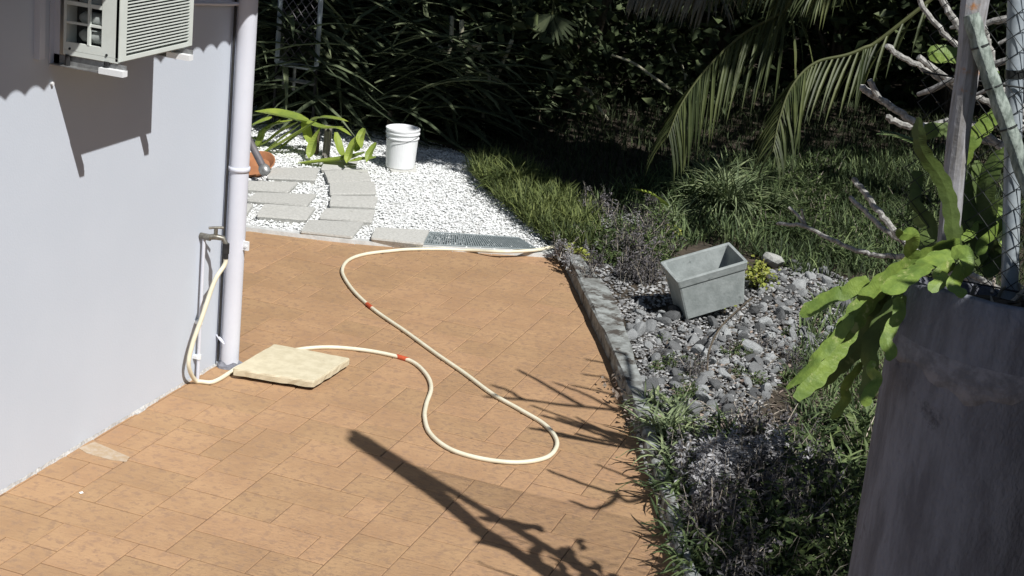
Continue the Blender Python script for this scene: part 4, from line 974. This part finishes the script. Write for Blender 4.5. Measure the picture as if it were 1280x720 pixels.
frond([PCn]+pth([(950,-50),(890,-30),(840,-25),(790,-10)], 11.2, 11.0), .27, 'palmp', seed=3, hang=1.2)
frond([PCn]+pth([(1090,-60),(1030,-40),(960,-35),(890,-25)], 10.8, 10.5), .27, seed=4, hang=1.2)
for k in range(10):
    a = k*.63+.3; e = np.array([math.cos(a), math.sin(a), 0])
    if -2.9 < math.atan2(e[1], e[0]) < -1.9 or e[0] < -.75: continue
    frond([PCn, PCn+e*.7+[0, 0, .5], PCn+e*1.6+[0, 0, .4], PCn+e*2.3+[0, 0, -.35]], .45, seed=10+k, n=30)

# lawn and grasses
LW = [(-4.6, 12.1), (-4.2, 11.9), (-3.75, 11.2), (-3.3, 10.7), (-2.3, 10.6), (-1.2, 10.2), (1.5, 10.2), (2.5, 16), (1.5, 17.5), (-5.5, 17.5), (-5.0, 13.5)]
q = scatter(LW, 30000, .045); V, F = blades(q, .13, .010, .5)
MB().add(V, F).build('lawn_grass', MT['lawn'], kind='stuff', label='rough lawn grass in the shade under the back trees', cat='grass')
GL = [tuple(G(x, y, .04)[:2]) for x, y in ((600,205),(640,212),(700,245),(760,285),(740,320),(705,315),(660,285),(615,245),(585,215))]
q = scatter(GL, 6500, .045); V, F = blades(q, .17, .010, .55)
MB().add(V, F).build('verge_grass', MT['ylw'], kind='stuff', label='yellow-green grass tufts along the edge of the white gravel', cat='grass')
GM = [tuple(G(x, y, .04)[:2]) for x, y in ((740,250),(800,225),(900,205),(1000,195),(1180,195),(1280,260),(1240,350),(1050,345),(1000,350),(930,320),(900,300),(820,322),(760,320))]
q = scatter(GM, 15000, .045); V, F = blades(q, .15, .011, .75)
MB().add(V, F).build('long_grass', MT['grass'], kind='stuff', label='long green garden grass behind the concrete trough', cat='grass')
GN = [tuple(G(x, y, .04)[:2]) for x, y in ((1010,380),(1100,350),(1150,400),(1110,560),(1090,720),(900,730),(900,640),(1000,560),(980,480))]
q = scatter(GN, 3600, .045); V, F = blades(q, .12, .011, .8)
MB().add(V, F).build('bed_grass', MT['grass'], kind='stuff', label='green grass and weeds at the foot of the concrete pot', cat='grass')
# grass clumps
gc = [(905,268,.58,150,'grassp','large arching grass clump directly behind the concrete trough'),(868,262,.46,90,'grass','grass clump left of the large one behind the trough'),
      (955,275,.42,80,'grass','grass clump behind the right end of the trough'),(835,285,.30,60,'grassp','pale grass clump left of the trough'),
      (1010,250,.30,80,'grass','grass clump behind the lowest bare branch'),(1060,330,.26,70,'grass','grass clump between the bare branches and the stones'),
      (640,238,.30,110,'ylw','yellow-green grass clump at the far end of the gravel verge'),(680,268,.26,90,'ylw','yellow-green grass clump halfway along the gravel verge'),
      (718,292,.24,80,'ylw','yellow-green grass clump at the near end of the gravel verge'),
      (838,545,.24,60,'grassp','pale green grass clump leaning over the kerb below the stones'),(848,585,.24,50,'grassp','grass clump spilling over the kerb onto the paving'),
      (885,240,.44,80,'grassp','tall grass clump in the sun at the lawn edge above the trough'),(935,238,.32,70,'grass','grass clump at the lawn edge right of the tall one'),(985,300,.26,70,'grass','grass clump under the forked tip of the lowest bare branch'),(1120,290,.3,70,'grass','grass clump under the two upright bare twigs'),(775,300,.24,60,'grassp','pale grass clump among the purple weeds'),
      (850,620,.20,50,'grass','low grass clump over the kerb beside the silvery weeds'),(862,668,.20,50,'grass','low grass clump over the kerb near the bottom of the picture'),(872,715,.20,50,'grass','grass clump over the kerb nearest the camera'),(826,512,.16,40,'grassp','small pale grass clump on the kerb at the end of the stones'),
      (1075,545,.30,80,'grass','grass clump under the hanging cactus stems'),(1030,600,.26,70,'grass','grass clump in the shade left of the concrete pot'),(905,560,.22,60,'grass','short grass clump below the stone pile')]
for k, (x, y, ln, n, m, lb) in enumerate(gc):
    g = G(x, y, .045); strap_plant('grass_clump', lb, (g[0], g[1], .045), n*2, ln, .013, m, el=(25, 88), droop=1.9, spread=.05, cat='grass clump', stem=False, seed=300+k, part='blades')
# bright aloe-like leaf
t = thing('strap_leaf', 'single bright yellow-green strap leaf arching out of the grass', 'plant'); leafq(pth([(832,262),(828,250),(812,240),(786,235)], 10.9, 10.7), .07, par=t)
# purple-grey weeds
def weed_mesh(seed, n, h, m, lsz=.016, lean=.35, nl=26):
    r = np.random.default_rng(seed); st = MB(); P = []
    for k in range(n):
        a = r.uniform(0, 6.28); l = abs(r.normal(0, lean)); hh = h*r.uniform(.5, 1.15); b0 = np.array([r.normal(0, .035), r.normal(0, .035), 0])
        tip = b0+np.array([math.cos(a)*math.sin(l), math.sin(a)*math.sin(l), math.cos(l)])*hh; mid = (b0+tip)/2+[0, 0, .02]
        st.tube([b0, mid, tip], [.0022, .0018, .001], 3, caps=False)
        for t_ in np.linspace(.2, 1, nl): P.append(b0+(tip-b0)*t_+r.normal(0, .006, 3))
    V, F = leaves(np.array(P), lsz, lsz*.42, r=r); return mesh('stem', st.v, st.f, MT['dry']), mesh('foliage', V, [F], MT[m])
wm = [weed_mesh(400+k, 13, .20, 'weed', .024) for k in range(4)]; sm = [weed_mesh(420+k, 8, .19, 'silver', .024, .22, 60) for k in range(3)]; hm = [weed_mesh(440+k, 12, .16, 'herb', .042, .6, 12) for k in range(4)]
def place(ms, name, lb, cat, grp, poly, n, smin=.7, smax=1.25):
    Q = scatter([tuple(G(x, y, .045)[:2]) for x, y in poly], n, .04)
    for k, q in enumerate(Q):
        t = thing(name, lb, cat, tuple(q), (0, 0, random.uniform(0, 6.28)), grp); s = random.uniform(smin, smax); t.scale = (s, s, s*random.uniform(.8, 1.15))
        link('stem', ms[k % len(ms)][0], t); link('foliage', ms[k % len(ms)][1], t)
place(wm, 'weed', 'purple-grey twiggy weed between the gravel, kerb and trough', 'weed', 'purple-grey weeds beside the trough', [(675,300),(700,290),(745,270),(820,260),(835,320),(815,375),(760,365),(720,350)], 26)
place(wm, 'weed', 'purple-grey twiggy weed in the dark bed near the kerb', 'weed', 'purple-grey weeds in the near bed', [(846,600),(870,565),(1000,560),(1050,620),(1040,730),(872,740)], 36, .8, 1.4)
place(sm, 'silver_weed', 'silvery spiked weed in the near bed beside the kerb', 'weed', 'silvery weeds in the near bed', [(845,575),(860,570),(900,580),(985,560),(985,590),(930,610),(885,640),(872,650),(855,610)], 22, .8, 1.3)
place(sm, 'silver_weed', 'silvery spiked weed near the drain grate', 'weed', 'silvery weeds near the grate', [(685,320),(705,305),(760,275),(800,300),(770,345),(720,345)], 14, .5, .8)
place(hm, 'leafy_herb', 'green leafy herb in the shaded bed left of the pot', 'herb', 'green herbs in the near bed', [(930,600),(1000,570),(1090,560),(1080,730),(874,740),(880,690)], 60, .8, 1.4)
place(hm, 'leafy_herb', 'green leafy herb growing by the stones and trough', 'herb', 'green herbs by the trough', [(740,300),(830,290),(830,330),(790,340),(760,330),(700,310)], 60, .6, 1.1)
place(hm, 'leafy_herb', 'green leafy herb growing in the grass behind the trough', 'herb', 'green herbs in the long grass', [(760,250),(1000,210),(1180,220),(1180,330),(1000,330),(930,300),(800,300)], 60, .7, 1.3)
place(hm, 'leafy_herb', 'small green weed growing up between the grey stones', 'herb', 'weeds between the stones', [(800,430),(960,400),(1040,390),(1000,480),(900,520),(820,510)], 16, .35, .7)
place(wm, 'weed', 'small dry twiggy weed between the grey stones', 'weed', 'dry weeds between the stones', [(800,450),(960,420),(1000,470),(900,520),(830,515)], 9, .35, .7)
# yellow leaved plant beside the trough
for (x, y, n, rad, lb) in ((948, 362, 330, .14, 'small plant with yellow-green leaves right of the trough'), (905, 385, 60, .07, 'tiny pale-leaved plant against the front of the trough'), (722, 325, 90, .08, 'small yellow-green plant at the corner of the gravel and kerb'), (835, 300, 70, .08, 'small yellow-green plant left of the trough')):
    g = G(x, y, .05); broad((g[0], g[1], .05), (rad, rad, rad*.75), n, lb, .035, .026, 'yleaf', seed=x, name='yellow_leaved_plant', cat='plant')
# dead stalks and litter in the bed
b = MB(); Q = scatter([tuple(G(x, y, .06)[:2]) for x, y in ((800,490),(900,470),(1000,440),(1100,520),(1070,720),(870,720),(820,560))], 260, .06)
for q in Q:
    a = random.uniform(0, 6.28); l = random.uniform(.05, .22); b.tube([q, q+[math.cos(a)*l*.5, math.sin(a)*l*.5, random.uniform(.0, .03)], q+[math.cos(a)*l, math.sin(a)*l, random.uniform(0, .02)]], [.0022, .002, .001], 3, caps=False)
b.build('dead_stalks', MT['dry'], kind='stuff', label='dry stalks lying over the near garden bed', cat='litter')
Q = scatter([tuple(G(x, y, .06)[:2]) for x, y in ((750,470),(1000,350),(1110,350),(1110,720),(850,720),(800,560))], 2600, .06); V, F = leaves(Q, .035, .022, up=.9)
MB().add(V, F).build('leaf_litter', MT['litter'], kind='stuff', label='dead leaves scattered over the garden bed', cat='litter')
# fern tip
t = thing('fern', 'small green fern tip left of the upright cactus stem', 'fern'); P = catmull(np.array(pth([(1160,185),(1140,176),(1122,170),(1105,168)], 4.72, 4.72)), 6); n = len(P)
MB().tube(P, .003, 5).build('stalk', MT['rachis'], t)
az = np.array([math.atan2((P[-1]-P[0])[1], (P[-1]-P[0])[0])+s*1.1 for i in range(n) for s in (1, -1)]); B = np.repeat(P, 2, 0)
V, F = straps(B, az, np.full(2*n, .25), np.full(2*n, .042), np.full(2*n, .012), np.full(2*n, .5), 3, .2); MB().add(V, F).build('leaflets', MT['grass'], t)
# curved dead stick over the stones
t = thing('dead_stick', 'dark curved stick arching over the grey stones', 'stick'); MB().tube(catmull(np.array([G(884,470,.06), G(886,440,.14), G(900,410,.2), G(925,385,.2), G(940,372,.12)]), 6), .0055, 6).build('twig', MT['bark'], t)
g = G(450, 217, .05); MB().tube([g+[-.04, 0, 0], g+[0, .01, .004], g+[.045, 0, 0]], .006, 5).build('twig', MT['dark'], label='short dark twig lying on the flagstone left of the bucket', cat='twig')

# shrub added outside the frame on the right, leaves set to shade the pot
r = np.random.default_rng(9); n = 5200
g_ = np.column_stack([r.uniform(-.36, .46, n), r.uniform(4.15, 4.85, n), r.uniform(-.1, 1.60, n)]); tt = r.uniform(1.15, 2.1, n)
P = g_+S3*tt[:, None]; P = P[P[:, 0] > .42]
sb = thing('leafy_shrub', 'unseen leafy shrub added right of the concrete pot to shade it', 'shrub', (1.15, 3.9, 0)); V, F = leaves(P, .13, .085, r=r); MB().add(V-[1.15, 3.9, 0], F).build('foliage', MT['leafd'], sb)
b = MB()
for k in range(9):
    a = k*.7; b.tube([(0, 0, 0), (.1*math.cos(a), .1*math.sin(a), .9), (.35*math.cos(a), .35*math.sin(a), 2.2)], [.03, .02, .008], 6)
b.build('stem', MT['bark'], sb)

n = 650; g_ = np.column_stack([r.uniform(-.98, -.3, n), r.uniform(5.7, 6.9, n), r.uniform(.05, .4, n)]); P = g_+S3*r.uniform(2.6, 4.0, n)[:, None]; P = P[P[:, 0] > .42]  # unseen tree added, its leaves set sunward of the near bed to dapple it
st = thing('added_shade_tree', 'unseen small sparse tree added right of the garden bed to dapple it', 'tree', (1.3, 5.2, 0)); V, F = leaves(P, .10, .06, r=r); MB().add(V-[1.3, 5.2, 0], F).build('crown', MT['leafd'], st)
MB().tube([(0, 0, -.05), (.02, 0, 1.2), (-.1, 0, 2.6)], [.05, .04, .02], 8).build('trunk', MT['bark'], st)
